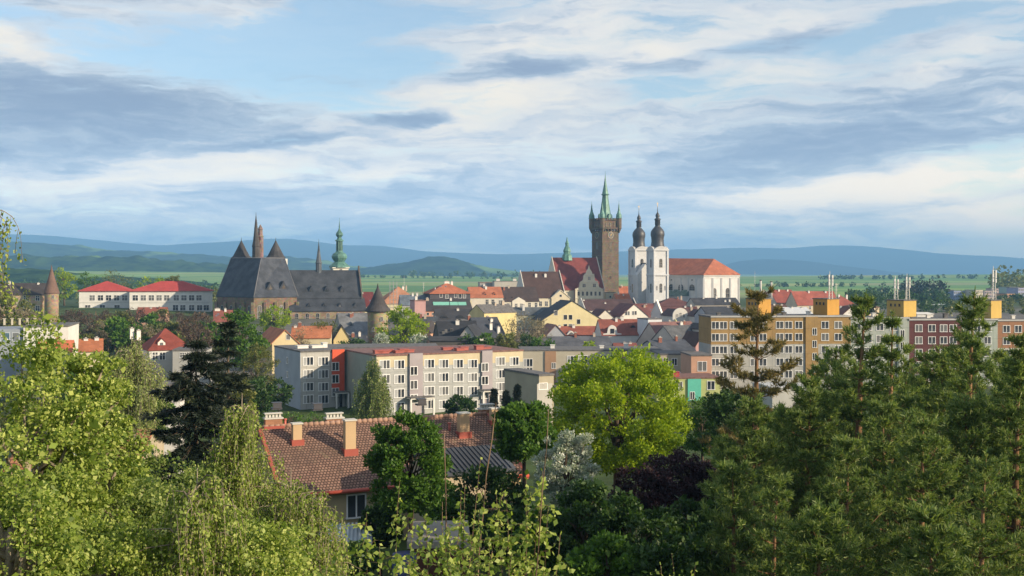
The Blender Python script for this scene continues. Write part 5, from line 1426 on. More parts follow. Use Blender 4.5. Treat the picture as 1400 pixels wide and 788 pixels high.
def spruce(name, label, px, py_top, w_px, Y, m, group=None, droop=.45, nn=8, L=.22, base=None, whorl=.5, first=.05):
    rng = nrng(); x = (px - 700) / F * Y; gz = g1(x, Y) if base is None else base; H = zat(py_top, Y) - gz
    R0 = w_px * Y / F / 2
    root = thing(name, label, 'tree', (x, Y, gz), 0, group)
    tb = MB(); tb.tube([(0, 0, -.5), (0, 0, H * .5), (0, 0, H)], [.018 * H, .011 * H, .01], 7)
    Cs = []; Ds = []
    z = H * first
    while z < H:
        u = z / H; rad = R0 * (1 - u) ** .6 + .1
        for b in range(rng.integers(6, 10)):
            a = rng.uniform(0, 6.283); r = rad * rng.uniform(.5, 1.15); d = np.array([math.cos(a), math.sin(a), 0.]); perp = np.array([-d[1], d[0], 0.])
            t = np.linspace(0, 1, 6)
            pts = np.array([0, 0, z]) + d * (r * t)[:, None] + np.array([0, 0, 1.]) * (r * (.1 * t - droop * t ** 1.3 + .28 * t ** 3))[:, None]
            tb.tube([tuple(p) for p in pts[::2]], [.03, .02, .01], 3)
            n_ = max(3, int(r / .11)); tt = rng.uniform(.12, 1, n_)
            bp = np.stack([np.interp(tt, t, pts[:, j]) for j in range(3)], 1)
            for _ in range(3):
                s_ = rng.uniform(-1, 1, n_)[:, None] * (.32 * r * (1.05 - tt[:, None]) + .05)
                Cs.append(bp + perp * s_ + d * np.abs(s_) * .4 - np.array([0, 0, 1.]) * np.abs(s_) * .5); Ds.append(d * .7 + perp * np.sign(s_) * .5 + [0, 0, -.35] + rng.normal(size=bp.shape) * .15)
        z += whorl * rng.uniform(.7, 1.2) * (.35 + .65 * (1 - u))
    V, q = needle_tufts(np.concatenate(Cs), np.concatenate(Ds), nn, L, L * .1, rng, 1.3)
    tb.build('trunk', BARK, root); link('crown', quads('crown', V, q, m), root)
    return root

def shoots(name, label, px, Y, tips, m, leaf, group=None, bark=TWIG, step=.035, side=10, slen=.55, r=.02, cat='tree', base=None, leaf_from=.15, bare=(), hang=.5, fan=1.0):
    """a young tree of many upright shoots; tips are picture points of the shoot ends at distance Y"""
    rng = nrng(); x = (px - 700) / F * Y; gz = g1(x, Y) if base is None else base
    root = thing(name, label, cat, (x, Y, gz), 0, group)
    tb = MB(); Ps = []; As = []
    hs = [zat(t[1], Y) - gz for t in tips]; fork = max(.4, min(hs) * .35)
    tb.tube([(0, 0, -.4), (.03, 0, fork)], [r * 2.2, r * 1.8], 7)
    for i, t in enumerate(tips):
        dy = rng.uniform(-1, 1) * .6 * fan
        tip = np.array([(t[0] - px) / F * Y, dy, zat(t[1], Y) - gz])
        l = tip[2] - fork; tt = np.linspace(0, 1, 14)
        mid = np.array([tip[0] * .35 + rng.normal() * .05, dy * .4, fork + l * .45])
        p0 = np.array([.02, 0, fork * rng.uniform(.6, 1.0)])
        pts = ((1 - tt) ** 2)[:, None] * p0 + (2 * tt * (1 - tt))[:, None] * mid + (tt ** 2)[:, None] * tip
        pts += np.cumsum(rng.normal(size=pts.shape) * .012, 0) * [1, 1, .2]
        rr = r * (1.0 if i in bare else .6)
        tb.tube([tuple(p) for p in pts], [rr * (1.05 - .8 * k) for k in tt], 5)
        if i in bare: continue
        for s in range(side):
            u = rng.uniform(leaf_from, .98); p = np.array([np.interp(u, tt, pts[:, j]) for j in range(3)])
            a = rng.uniform(0, 6.283); L_ = slen * rng.uniform(.4, 1.2) * (1.1 - u * .6)
            d = np.array([math.cos(a), math.sin(a) * fan, rng.uniform(.1, .7)])
            k = max(3, int(L_ / step)); w = np.linspace(0, 1, k)
            sp = p + d * (L_ * w)[:, None] - np.array([0, 0, 1.]) * (hang * L_ * w ** 2)[:, None]
            tb.tube([tuple(sp[0]), tuple(sp[k // 2]), tuple(sp[-1])], [rr * .35, rr * .2, rr * .08], 3)
            Ps.append(sp); As.append(rng.normal(size=sp.shape) + [0, 0, -.7]); Ps.append(sp + rng.normal(size=sp.shape) * .02); As.append(rng.normal(size=sp.shape) + [0, 0, -.5])
        k = int(l * (1 - leaf_from) / step); u = np.linspace(leaf_from, 1, max(k, 2)); sp = np.stack([np.interp(u, tt, pts[:, j]) for j in range(3)], 1)
        Ps.append(sp); As.append(rng.normal(size=sp.shape) + [0, 0, -.4])
    P = np.concatenate(Ps); A = np.concatenate(As)
    V, q = leaf_quads(P, A, leaf * rng.uniform(.5, 1.4, len(P)), .34, rng)
    tb.build('trunk', bark, root); link('crown', quads('crown', V, q, m), root)
    return root
# ------------------------------------------------------------------ the house below the hill
def brick_roof(c1, c2, w=.30, row=.34, key=''):
    def fn(t, b, o):
        v = ocoord(t)
        s = t.new('ShaderNodeSeparateXYZ'); t.l.new(v, s.inputs[0])
        cm = t.new('ShaderNodeCombineXYZ'); t.put(cm.inputs[0], s.outputs[0]); t.put(cm.inputs[1], t.math('MULTIPLY', s.outputs[2], 2.0))
        br = t.new('ShaderNodeTexBrick'); t.l.new(cm.outputs[0], br.inputs['Vector'])
        br.inputs['Color1'].default_value = c4(c1); br.inputs['Color2'].default_value = c4(c2); br.inputs['Mortar'].default_value = c4(tuple(x * .3 for x in c2))
        br.inputs['Scale'].default_value = 1.0; br.inputs['Mortar Size'].default_value = .035; br.inputs['Brick Width'].default_value = w; br.inputs['Row Height'].default_value = row; br.inputs['Bias'].default_value = -.1
        n = t.noise(v, .5, 6, .65)
        col = t.mix(t.smooth(n, .45, .7, 0, .5), br.outputs['Color'], c4((c2[0] * .5, c2[1] * .6, c2[2] * .6)))
        moss = t.noise(v, 1.7, 5, .6)
        col = t.mix(t.smooth(moss, .58, .75, 0, .6), col, c4((.24, .20, .12)))
        st = t.noise(t.mapping(v, scale=(2.2, 1, .35)), 1.0, 5, .65)
        col = t.mix(t.smooth(st, .55, .75, 0, .55), col, c4((.07, .05, .042)))
        bump = t.new('ShaderNodeBump'); bump.inputs['Strength'].default_value = .8; bump.inputs['Distance'].default_value = .04
        saw = t.math('FRACT', t.math('DIVIDE', t.math('MULTIPLY', s.outputs[2], 2.0), row))
        t.put(bump.inputs['Height'], t.math('SUBTRACT', 1.0, saw)); t.l.new(bump.outputs[0], b.inputs['Normal'])
        t.put(b.inputs['Base Color'], col); b.inputs['Roughness'].default_value = .85; b.inputs['Specular IOR Level'].default_value = .25
    return mat(('brickroof', c1, c2), fn)
FROOF = brick_roof((.29, .175, .13), (.18, .105, .08), .22, .24)
def near_house():
    r, f, bz, wo, ro, ze, zr = house('house', 'cream house with a broad brown tiled roof and six chimneys below the flats', 'house', 387, 712, 659.5, 580, 69, plaster((.58, .47, .29)), FROOF, 25, 12, 'side',
        [(487, 692), (423, 698)], (1.15, 1.4), 'two', over=.55)
    W = f.W; a = W / 2
    g = MB(); sl = (zr - ze) / 6
    g.tube([(-a - .3, -.62, ze - .55 * sl + .12), (a + .3, -.62, ze - .55 * sl + .12)], .13, 8); g.build('gutter', paint((.42, .075, .045), .5), ro)
    for s_ in (-1, 1):
        vb = MB()
        y0, y1, z0, z1 = -.58, 6, ze - .58 * sl, zr
        x = s_ * (a + .2)
        vb.prism_x([(y0, z0 - .1), (y1, z1 - .02), (12.58, z0 - .1), (12.58, z0 + .22), (y1, z1 + .30), (y0, z0 + .22)], x - .12, x + .12)
        vb.build('verge', paint((.30, .075, .045), .6), ro)
    rc = MB(); n = int(W / .38)
    for i in range(n):
        x = -a + (i + .5) * W / n
        rc.tube([(x - W / n / 2, 6, zr + .26), (x + W / n / 2 * .98, 6, zr + .29)], [.15, .17], 8)
    rc.build('ridge_tile', tile((.34, .20, .14)), ro)
    brick = tile((.42, .20, .11), .09, .1); tanp = plaster((.56, .40, .24)); cap = plaster((.62, .6, .55))
    def chim(px, top, fy, w, d, m, pots, label=None):
        Yc = f.Y + f.along(px) * f.s + fy * 12 * f.c
        zt = zat(top, Yc) - bz
        zroof = ze + (1 - abs(fy - .5) * 2) * (zr - ze) + .2
        x = f.lx(px) 
        # shift x for the depth so that the stack stands at its own column
        loc = r.matrix_basis.inverted() @ Vector(((px - 700) / F * Yc, Yc, 0)); x = loc.x
        b = MB(); b.box(-w / 2, w / 2, -d / 2, d / 2, zroof - .8, zt, 0); b.box(-w / 2 - .07, w / 2 + .07, -d / 2 - .07, d / 2 + .07, zt, zt + .09, 1)
        if pots:
            for i in range(pots):
                xx = -w / 2 + w * (i + .5) / pots; b.box(xx - .07, xx + .07, -.1, .1, zt + .09, zt + .33, 1)
            b.box(-w / 2 - .03, w / 2 + .03, -.22, .22, zt + .33, zt + .4, 1)
        o = b.build('chimney', [m, cap], ro, (x, fy * 12, 0))
        fl = MB(); fl.box(-w / 2 - .12, w / 2 + .12, -d / 2 - .16, d / 2 + .1, zroof - .75, zroof + .06 + d * .3)
        fl.build('flashing', paint((.30, .06, .04), .6), o)
    chim(376, 574, .52, 1.15, .6, brick, 5); chim(408, 581, .36, .6, .5, tanp, 0); chim(461, 574, .56, 1.2, .6, brick, 5)
    chim(480, 576, .25, .72, .62, tanp, 0); chim(638, 567, .33, .72, .62, tanp, 0); chim(674, 562, .58, 1.1, .6, brick, 5); chim(682, 561, .42, .55, .5, tanp, 0)
    for px, py in ((404, 592), (463, 592), (617, 583)):
        zz = f.z(px, py) - bz; 
        yy = max(.5, (zz - ze) / (zr - ze) * 6); 
        m = MB(); m.box(-.35, .35, -.3, .3, 0, .12); m.box(-.3, .3, -.34, -.3, .1, .45); m.box(-.35, .35, -.36, .2, .45, .5)
        m.build('roof_hatch', paint((.04, .04, .05), .5), ro, (f.lx(px) + .6, yy + .7, ze + (yy + .7) / 6 * (zr - ze) + .2))
    for px, py in ((497, 617), (648, 605), (420, 605)):
        zz = f.z(px, py) - bz; yy = max(.5, (zz - ze) / (zr - ze) * 6)
        m = MB(); m.tube([(0, 0, 0), (0, 0, .6)], .09, 8); m.tube([(0, 0, .6), (0, 0, .68)], .14, 8); m.build('vent_pipe', paint((.42, .10, .07), .5), ro, (f.lx(px), yy, ze + yy / 6 * (zr - ze) + .1))
    # lower wing with a dark blue grey sheet roof
    r2 = house('house_wing', 'dark blue grey ribbed metal roof at the right end of the brown tiled roof', 'outbuilding', 606, 700, 646, 617, 66, plaster((.5, .42, .3)), slate((.07, .08, .10)), 25, 6, 'side', over=.3)
    rb = MB(); W2 = r2[1].W; ze2, zr2 = r2[5], r2[6]
    for i in range(15):
        x = -W2 / 2 + W2 * (i + .5) / 15; rb.prism_x([(-.3, ze2 - .3 * (zr2 - ze2) / 3 + .2), (3, zr2 + .22), (3, zr2 + .3), (-.3, ze2 - .3 * (zr2 - ze2) / 3 + .3)], x - .03, x + .03)
    rb.build('roof_ribs', slate((.06, .07, .09)), r2[4])
near_house()
r_ = house('house', 'house with an orange brown tiled roof behind the left birch', 'house', 10, 186, 640, 592, 74, plaster((.5, .42, .3)), brick_roof((.42, .19, .09), (.32, .13, .065)), 8, 11, 'side', over=.4, chim=((40, 583, 1.2),))
r_ = house('shed', 'small shed with pale blue corrugated roof below the cream wall', 'shed', 415, 505, 752, 724, 54, DARKWOOD, paint((.30, .36, .40), .6), 6, 4, 'side', over=.25)
def ribs():
    m = MB(); W = r_[1].W; ze, zr = r_[5], r_[6]
    for i in range(16):
        x = -W / 2 + W * (i + .5) / 16; m.prism_x([(-.25, ze + .12), (2, zr + .24), (2, zr + .33), (-.25, ze + .2)], x - .05, x + .05)
    m.build('roof_ribs', paint((.36, .42, .45), .6), r_[4])
ribs()
house('shed', 'brown board shed with a grey flat roof behind the foreground shoots', 'shed', 560, 640, 749, None, 50, paint((.10, .035, .02), .8), paint((.30, .27, .23), .8), 4, 4, 'flat', over=.3)
def barrel():
    c = at(553, 772, 46); g = g1(c.x, c.y)
    r = thing('barrel', 'dark blue barrel in the shade in front of the brown shed', 'barrel', (c.x, c.y, g))
    h = zat(757, 46) - g
    m = MB(); m.lathe([(.5, 0), (.55, h * .3), (.55, h * .7), (.5, h)], n=16); m.build('drum', paint((.008, .018, .09), .45), r)
    for z in (.3, .7): q = MB(); q.lathe([(.58, h * z - .04), (.58, h * z + .04)], n=16); q.build('hoop', paint((.008, .016, .07), .4), r)
barrel()
def kiosk():
    r, f, bz, wo, ro, ze, zr = house('kiosk', 'white kiosk with a red stripe under the dark spruce boughs', 'kiosk', 219, 246, 529, None, 118, W_ := plaster((.72, .7, .68)), ROOFING, 10, 4, 'flat', [], over=.2)
    m = MB(); m.box(-f.W / 2 + .1, f.W / 2 - .5, -.06, 0, ze - .8, ze - .35); m.build('stripe', paint((.55, .03, .02), .5), r)
kiosk()
r_ = house('low_hall', 'pale low roofs glimpsed between the tall reddish pine and the green pines', 'hall', 1056, 1108, 531, 526, 214, plaster((.5, .5, .48)), paint((.45, .46, .46), .6), 10, 10, 'side')

# ------------------------------------------------------------------ trees of the town
TG = 'trees among the houses'
def T(label, px, top, w, Y, m, n, leaf, **kw):
    kw.setdefault('group', TG)
    return tree('tree', label, px, top, w, Y, m, n, leaf, **kw)
for i, (px, top, w, Y, m, lab) in enumerate((
    (88, 366, 40, 560, L_LIME, 'yellow green tree right behind the slim round turret'), (118, 374, 34, 575, L_GREEN, 'dark green tree left behind the red school roof'), (158, 369, 56, 585, L_OLIVE, 'broad olive tree crown above the left red school roof'),
    (205, 376, 48, 590, L_LIME, 'light green tree above the middle of the red school roofs'), (238, 375, 26, 585, L_OLIVE, 'thin olive tree rising over the right school roof'),
    (8, 388, 66, 320, L_OLIVE, 'large olive tree hiding the left of the tan stone house'), (-2, 405, 60, 290, L_OLIVE, 'olive tree cut by the left picture edge'), (34, 420, 34, 300, L_TWIGS, 'thin bare tree before the tan stone house'),
    (100, 418, 44, 380, L_MAUVE, 'mauve brown bare tree right of the slim round turret'), (125, 424, 50, 360, L_MAUVE, 'mauve bare tree below the left end of the school'), (150, 421, 40, 370, L_MAUVE, 'mauve bare tree between two green trees under the school'),
    (143, 436, 46, 320, L_OLIVE, 'olive green tree above the orange half hidden roof'), (166, 424, 34, 350, L_OLIVE, 'narrow olive tree under the middle of the school'), (165, 446, 34, 305, L_DEEP, 'dark green tree left of the dark red hipped roof'),
    (182, 419, 44, 380, L_MAUVE, 'mauve tree below the right school wing'), (216, 421, 30, 370, L_OLIVE, 'slim yellowish green tree right of the reddish sheds'), (205, 428, 36, 340, L_GREEN, 'green tree behind the dark red hipped roof'),
    (240, 427, 50, 365, L_MAUVE, 'dense mauve tree before the right end of the school'), (272, 424, 46, 375, L_MAUVE, 'mauve tree left of the dull red roof under the choir'), (268, 436, 30, 340, L_DEEP, 'dark shrub like tree in the mauve trees'),
    (294, 436, 42, 330, L_MAUVE, 'brownish tree left of the round bright green tree'), (248, 452, 50, 285, L_OLIVE, 'olive tree right of the dark red hipped roof'), (282, 456, 50, 270, L_TWIGS, 'pale bare tree behind the spruce top'),
    (225, 462, 34, 262, L_OLIVE, 'olive bush at the white wall of the hipped house'), (80, 440, 40, 300, L_OLIVE, 'olive tree behind the white flat block'), (108, 446, 44, 290, L_MAUVE, 'mauve tree right of the white flat block'))):
    T(lab, px, top, w, Y, m, 3200, .55 if m not in (L_MAUVE, L_TWIGS) else .6, ratio=1.15, clumps=46, wid=.34 if m not in (L_MAUVE, L_TWIGS) else .14, bark=GREYB if m in (L_MAUVE, L_TWIGS) else BARK, bottom=-.9)
T('rounded bright green tree in front of the gothic choir', 334, 424, 64, 200, L_GREEN, 8400, .40, ratio=1.3, clumps=80)
T('light green tree under the gothic church windows', 375, 419, 44, 400, L_LIME, 3600, .55, ratio=1.0)
T('sparse olive tree before the orange roof and the gothic church', 437, 429, 56, 300, L_OLIVE, 3000, .42, ratio=1.1, bark=GREYB, wid=.22)
T('bare thin tree left of the yellow gable', 412, 448, 32, 290, L_TWIGS, 1000, .5, ratio=1.2, wid=.12)
T('low dark hedge like tree under the grey annex', 486, 466, 46, 285, L_DEEP, 2800, .45, ratio=.45)
T('tall bright yellow green tree beside the round stone tower', 549, 414, 64, 300, L_LIME, 8400, .46, ratio=1.25, clumps=85)
T('small white blossoming tree at the foot of the tall yellow green tree', 520, 455, 26, 292, L_BLOSSOM, 1200, .4, ratio=.8)
T('low white blossoming tree right of the tall yellow green tree', 574, 456, 30, 290, L_BLOSSOM, 1000, .4, ratio=.7)
T('deep green round tree behind the red roof vents', 640, 457, 34, 285, L_DEEP, 3200, .42, ratio=1.0)
T('fresh green round tree behind the red roof vents', 663, 456, 30, 283, L_GREEN, 3000, .42, ratio=1.0)
T('pale olive round tree right of two green ones', 691, 454, 42, 284, L_OLIVE, 3800, .42, ratio=1.0)
T('large bare greyish tree before the pale green wall', 716, 424, 62, 312, L_TWIGS, 3000, .6, ratio=1.1, wid=.11, bark=GREYB)
T('bare tree with brown twigs left of the blank gable wall', 736, 434, 36, 318, L_TWIGS, 1600, .55, ratio=1.1, wid=.12, bark=GREYB)
T('dark green bushy tree under the bare trees', 724, 458, 50, 290, L_DEEP, 3600, .42, ratio=.8)
T('light green tree between bare tree and grey metal roof', 744, 463, 34, 287, L_GREEN, 2400, .42, ratio=.8)
T('tiny light green tree in front of the grey metal roof', 806, 466, 20, 290, L_LIME, 1000, .35, ratio=.9)
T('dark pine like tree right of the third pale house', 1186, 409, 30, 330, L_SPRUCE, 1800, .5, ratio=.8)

for i in range(26):
    rr = random.Random(100 + i)
    px = 84 + i * 8.4 + rr.uniform(-4, 4); Y = rr.uniform(255, 330); 
    k = rr.choice(('olive', 'deep', 'mauve', 'mauve', 'green', 'bare'))
    m = {'olive': L_OLIVE, 'deep': L_DEEP, 'mauve': L_MAUVE, 'green': L_GREEN, 'bare': L_TWIGS}[k]
    if 168 < px < 268 and Y > 235: Y = rr.uniform(262, 330)
    T({'olive': 'olive green tree in the belt of trees below the white school', 'deep': 'dark green tree in the belt of trees below the white school', 'mauve': 'mauve brown budding tree in the belt of trees below the white school',
       'green': 'fresh green tree in the belt of trees below the white school', 'bare': 'pale bare tree in the belt of trees below the white school'}[k], px, rr.uniform(430, 456), rr.uniform(30, 50), Y, m, 2600, .5, ratio=1.0, clumps=44, wid=.16 if k in ('mauve', 'bare') else .34, bottom=-1, group={'olive': 'olive belt trees', 'deep': 'dark belt trees', 'mauve': 'mauve belt trees', 'green': 'green belt trees', 'bare': 'bare belt trees'}[k])
for px, top, w, Y, m, lab in ((205, 540, 70, 110, L_GREEN, 'green tree between willow and spruce'), (150, 560, 90, 120, L_OLIVE, 'olive tree behind the left birches'), (320, 510, 60, 130, L_OLIVE, 'olive tree right behind the dark spruce'), (240, 505, 70, 140, L_OLIVE, 'olive tree above the white kiosk'), (110, 500, 90, 130, L_GREEN, 'green tree under the orange half hidden roof'), (30, 500, 100, 125, L_OLIVE, 'olive tree under the white flat block')):
    T(lab, px, top, w, Y, m, 7000, .26, ratio=1.1, clumps=80, group='trees between birches and town', bottom=-1)
# in front of the flats
weeping('tree', 'weeping birch hanging over the front of the grey flats', 510, 486, 56, 186, L_BIRCH2, 420, .24, 7.5, group='trees by the flats', trunk_r=.16, arch=.3, ratio=1.35, low=.05)
T('dark round tree before the grey flats', 629, 538, 46, 190, L_DEEP, 6000, .30, ratio=.85, group='trees by the flats')
for px, top, lab in ((675, 531, 'left of three narrow dark conifers by the beige hall'), (692, 535, 'middle one of three narrow dark conifers by the beige hall'), (707.5, 527, 'right of three narrow dark conifers by the beige hall')):
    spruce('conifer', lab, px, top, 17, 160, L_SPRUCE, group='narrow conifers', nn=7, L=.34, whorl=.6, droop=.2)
T('grey green shrub before the blue grey end wall', 381, 520, 40, 196, L_DEEP, 3600, .32, ratio=.9, group='trees by the flats')
T('tall greyish tree left of the red stairwell block', 350, 470, 52, 172, L_OLIVE, 4400, .30, ratio=1.3, group='trees by the flats', wid=.2)
T('leafy grey green tree behind the leaning birch leader', 352, 515, 50, 150, L_DEEP, 4400, .28, ratio=1.2, group='trees by the flats')
for i, (px, top, w, lab) in enumerate(((365, 566, 36, 'low hedge bush by the end wall'), (398, 565, 40, 'low hedge bush on the lawn before the cream block'), (432, 566, 40, 'low hedge bush before the red stairwell'), (700, 545, 30, 'bush between the conifers and the hall'))):
    T(lab, px, top, w, 178, L_GREEN, 900, .25, ratio=.4, group='hedge bushes', cat='bush', clumps=30, bottom=-1)
T('tall broad tree behind the ochre lift boxes at the pines', 1000, 528, 100, 92, L_DEEP, 12000, .2, ratio=.9, group='trees before the ochre flats')
T('dark tree crown between two tall pines in front of the flats', 1268, 498, 90, 70, L_DEEP, 10000, .16, ratio=1.2, group='trees before the ochre flats')
T('green tree filling the gap under the reddish pine', 960, 545, 80, 96, L_GREEN, 8400, .2, ratio=1.0, group='trees before the ochre flats')

# far woods
def woodland(px0, px1, Y0, Y1, n, h, leaf, m, per=60):
    rng = nrng(); Vs = []
    px = rng.uniform(px0, px1, n); Y = rng.uniform(Y0, Y1, n); X = (px - 700) / F * Y; G = gh(X, Y)
    idx = np.repeat(np.arange(n), per)
    hh = (h * rng.uniform(.55, 1.2, n))[idx]
    o = unit(rng.normal(size=(n * per, 3))) * rng.random((n * per, 1)) ** .4
    P = np.stack([X[idx], Y[idx], G[idx] + hh * .55], 1) + o * np.stack([hh * .42, hh * .42, hh * .46], 1)
    V, q = leaf_quads(P, o + rng.normal(size=o.shape) * .6, leaf * rng.uniform(.6, 1.3, len(P)), .45, rng)
    tag(link('woodland', quads('woodland', V, q, m)), kind='stuff')
woodland(1155, 1290, 720, 1000, 60, 8, 2.0, L_DEEP)
woodland(1235, 1292, 830, 1100, 30, 15, 2.2, L_SPRUCE)
woodland(1360, 1420, 780, 850, 22, 5, 1.4, L_DEEP)
woodland(990, 1210, 1560, 1600, 34, 6, 2.2, L_DEEP, 34)
woodland(1120, 1420, 2300, 2360, 60, 8, 3.4, L_DEEP, 30)
woodland(1180, 1290, 1150, 1230, 26, 8, 2.4, L_DEEP, 40)
woodland(470, 700, 2350, 2390, 40, 5, 2.6, L_DEEP, 26)
woodland(1150, 1300, 560, 720, 40, 6, 1.3, L_DEEP)
woodland(1290, 1420, 520, 700, 26, 4.5, 1.2, L_OLIVE)
woodland(-120, 300, 900, 1550, 170, 11, 2.8, L_DEEP, 50)
woodland(-60, 300, 640, 800, 46, 10, 1.7, L_OLIVE)
woodland(1360, 1420, 1050, 1200, 14, 24, 3.2, L_OLIVE, 80)
woodland(560, 760, 2500, 3600, 50, 12, 5, L_DEEP, 24)

# ------------------------------------------------------------------ trees of the hillside
HG = 'trees on the hillside'
weeping('willow', 'pale silvery green willow behind the left birch', 180, 460, 96, 74, L_WILLOW, 620, .15, 3.0, group=HG, bark=GREYB, ratio=1.25, arch=.8, trunk_r=.2)
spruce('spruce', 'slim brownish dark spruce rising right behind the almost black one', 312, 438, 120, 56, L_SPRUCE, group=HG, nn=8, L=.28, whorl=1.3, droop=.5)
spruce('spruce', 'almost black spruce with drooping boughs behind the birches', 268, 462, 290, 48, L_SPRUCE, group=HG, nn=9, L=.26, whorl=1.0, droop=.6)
tree('yew', 'dense dark green tree before the brown tiled roof', 560, 572, 126, 52, L_GREEN, 32000, .13, HG, ratio=1.15, clumps=120, gap=.17)
tree('maple', 'huge lime green round maple in the middle', 845, 482, 212, 80, L_LIME, 80000, .17, HG, ratio=.86, clumps=330, gap=.13, lobes=7)
tree('maple', 'darker green tree joining the lime green maple on its left', 716, 546, 88, 62, L_GREEN, 18000, .18, HG, ratio=1.0, clumps=90)
tree('pear_tree', 'white blossoming tree below the lime green maple', 774, 585, 104, 55, L_BLOSSOM, 26000, .10, HG, ratio=1.15, clumps=110, gap=.16, bottom=-.9)
tree('plum_tree', 'purple leaved tree right of the white blossoming tree', 880, 632, 92, 57, L_PURPLE, 16000, .12, HG, ratio=.95, clumps=80)
tree('plum_tree', 'larger purple leaved tree against the pines', 935, 616, 96, 59, L_PURPLE, 18000, .12, HG, ratio=1.0, clumps=80)
for px, top, w, Y, m, lab in ((800, 668, 120, 44, L_DEEP, 'dark green bush under the white blossom'), (868, 690, 130, 42, L_DEEP, 'dark green bush under the purple trees'), (940, 684, 120, 43, L_DEEP, 'dark bush between purple tree and pines'),
    (745, 700, 90, 46, L_GREEN, 'green bush left below the white blossom'), (830, 730, 130, 37, L_GREEN, 'mid green bush at the bottom under the purple trees'), (910, 745, 120, 36, L_DEEP, 'deep green bush at the bottom left of the pines'), (980, 720, 110, 39, L_DEEP, 'dark undergrowth bush at the foot of the pines'),
    (668, 640, 110, 57, L_DEEP, 'bluish dark bush beside the grey metal roof'), (622, 668, 90, 58, L_GREEN, 'green bush under the grey metal roof'), (700, 690, 90, 52, L_DEEP, 'dark bush at the right end of the near house'), (470, 735, 90, 47, L_DEEP, 'dark bush hiding the pale blue shed'), (520, 690, 60, 56, L_DEEP, 'dark bush right of the lit house window')):
    tree('bush', lab, px, top, w, Y, m, 14000, .14, 'bushes below the maple', ratio=.95, clumps=70, cat='bush', bottom=-1)
tree('bush', 'pale bluish flowering shrub left under the orange brown roof', 90, 622, 84, 62, L_BLOSSOM, 6000, .11, HG, ratio=.6, clumps=50, cat='bush')
PG = 'pines on the right slope'
pine('pine', 'reddish sparse pine standing free before the ochre flats', 1037, 408, 124, 70, L_PINE2, PG, whorl=1.35, nn=14, L=.28, gappy=.3, shape=.62, top_w=.16, density=.9)
pine('pine', 'tall pine with a long leader before the pale green flats', 1184, 406, 290, 46, L_PINE, PG, nn=15, L=.22, shape=1.25, gappy=.3, top_w=.05, whorl=.8)
pine('pine', 'second slimmer pine just right of the tall pine with the long leader', 1219, 430, 230, 50, L_PINE, PG, nn=14, L=.22, gappy=.3, shape=1.2, top_w=.05, whorl=.8)
pine('pine', 'tall pine before the dark red flats', 1338, 402, 300, 44, L_PINE, PG, nn=15, L=.21, gappy=.3, shape=1.2, top_w=.06, whorl=.8)
pine('pine', 'pine at the right picture edge', 1402, 470, 190, 40, L_PINE, PG, nn=14, L=.19, gappy=.15, shape=1.1)
pine('pine', 'bushy pine at the left front of the pines', 1028, 552, 180, 43, L_PINE, PG, nn=14, L=.19, gappy=.1)
pine('pine', 'bushy pine left of the tall pine with a long leader', 1112, 520, 190, 45, L_PINE, PG, nn=14, L=.2, gappy=.12)
pine('pine', 'young bright pine low between the two tallest pines', 1262, 568, 200, 36, L_PINE, PG, nn=15, L=.17, gappy=.1)
pine('pine', 'young pine at the bottom right corner', 1350, 622, 180, 33, L_PINE, PG, nn=14, L=.16, gappy=.1)
pine('pine', 'young pine at the bottom under the tall leader', 1160, 610, 200, 35, L_PINE, PG, nn=14, L=.16, gappy=.1)
pine('pine', 'young pine at the bottom left of the pines', 1066, 656, 180, 34, L_PINE, PG, nn=14, L=.16, gappy=.1)
for px, top, w, Y, lab in ((1142, 478, 170, 55, 'full pine standing between the reddish pine and the tall leader'), (1284, 486, 190, 53, 'full pine between the two tallest pines'), (1376, 492, 180, 49, 'full pine just left of the right edge'),
        (1240, 505, 170, 58, 'rounded pine low before the dark red flats'), (1086, 560, 170, 50, 'full pine under the reddish sparse pine'), (1318, 545, 180, 41, 'dense pine below the tall pine before the red flats'), (1205, 560, 170, 41, 'dense pine below the tall leader'), (1000, 640, 150, 37, 'low dense pine at the left bottom of the pines'), (1120, 690, 170, 31, 'very near low pine at the bottom'), (1270, 700, 180, 30, 'very near low pine at the bottom below the bright young pine')):
    pine('pine', lab, px, top, w, Y, L_PINE, PG, nn=13, L=.2, gappy=.08, shape=.85, whorl=.5, first=.2)
pine('pine', 'small pine at the edge of the purple trees', 988, 606, 130, 46, L_PINE, PG, nn=12, L=.19, gappy=.1)

# ------------------------------------------------------------------ nearest birches
BG = 'birches nearest the viewer'
def birch(label, px, top, w, Y, n, leaf, m=L_BIRCH, ratio=1.6, clumps=150, **kw):
    tree('birch', label, px, top, w, Y, m, n, leaf, BG, ratio=ratio, clumps=clumps, bark=BIRCHB, hang=.9, wid=.36, gap=kw.pop('gap', .2), bottom=-1, **kw)
birch('big leaved yellow green birch at the left edge', 40, 456, 250, 14.5, 36000, .049)
birch('second yellow green birch right of the one at the left edge', 122, 458, 140, 15.5, 20000, .049, ratio=2.2)
weeping('birch', 'thin weeping birch before the bottom left foliage', 270, 640, 230, 13, L_BIRCH, 420, .046, 1.3, group=BG, trunk_r=.04, arch=.6, ratio=1.1, step=.045)
birch('lower birch in the bottom left corner', 10, 640, 230, 11.5, 19000, .043, ratio=1.1)
birch('yellow green birch along the bottom left of the middle', 225, 586, 240, 19, 40000, .049, L_BIRCH2, ratio=1.2, clumps=170)
birch('olive green birch between the left birches', 130, 612, 180, 17, 30000, .046, L_BIRCH2, ratio=1.3)
birch('small birch low under the upright weeping birch', 330, 690, 250, 13.5, 30000, .038, ratio=.9)
birch('small birch low between the left birches', 150, 690, 250, 13, 30000, .038, ratio=.9)
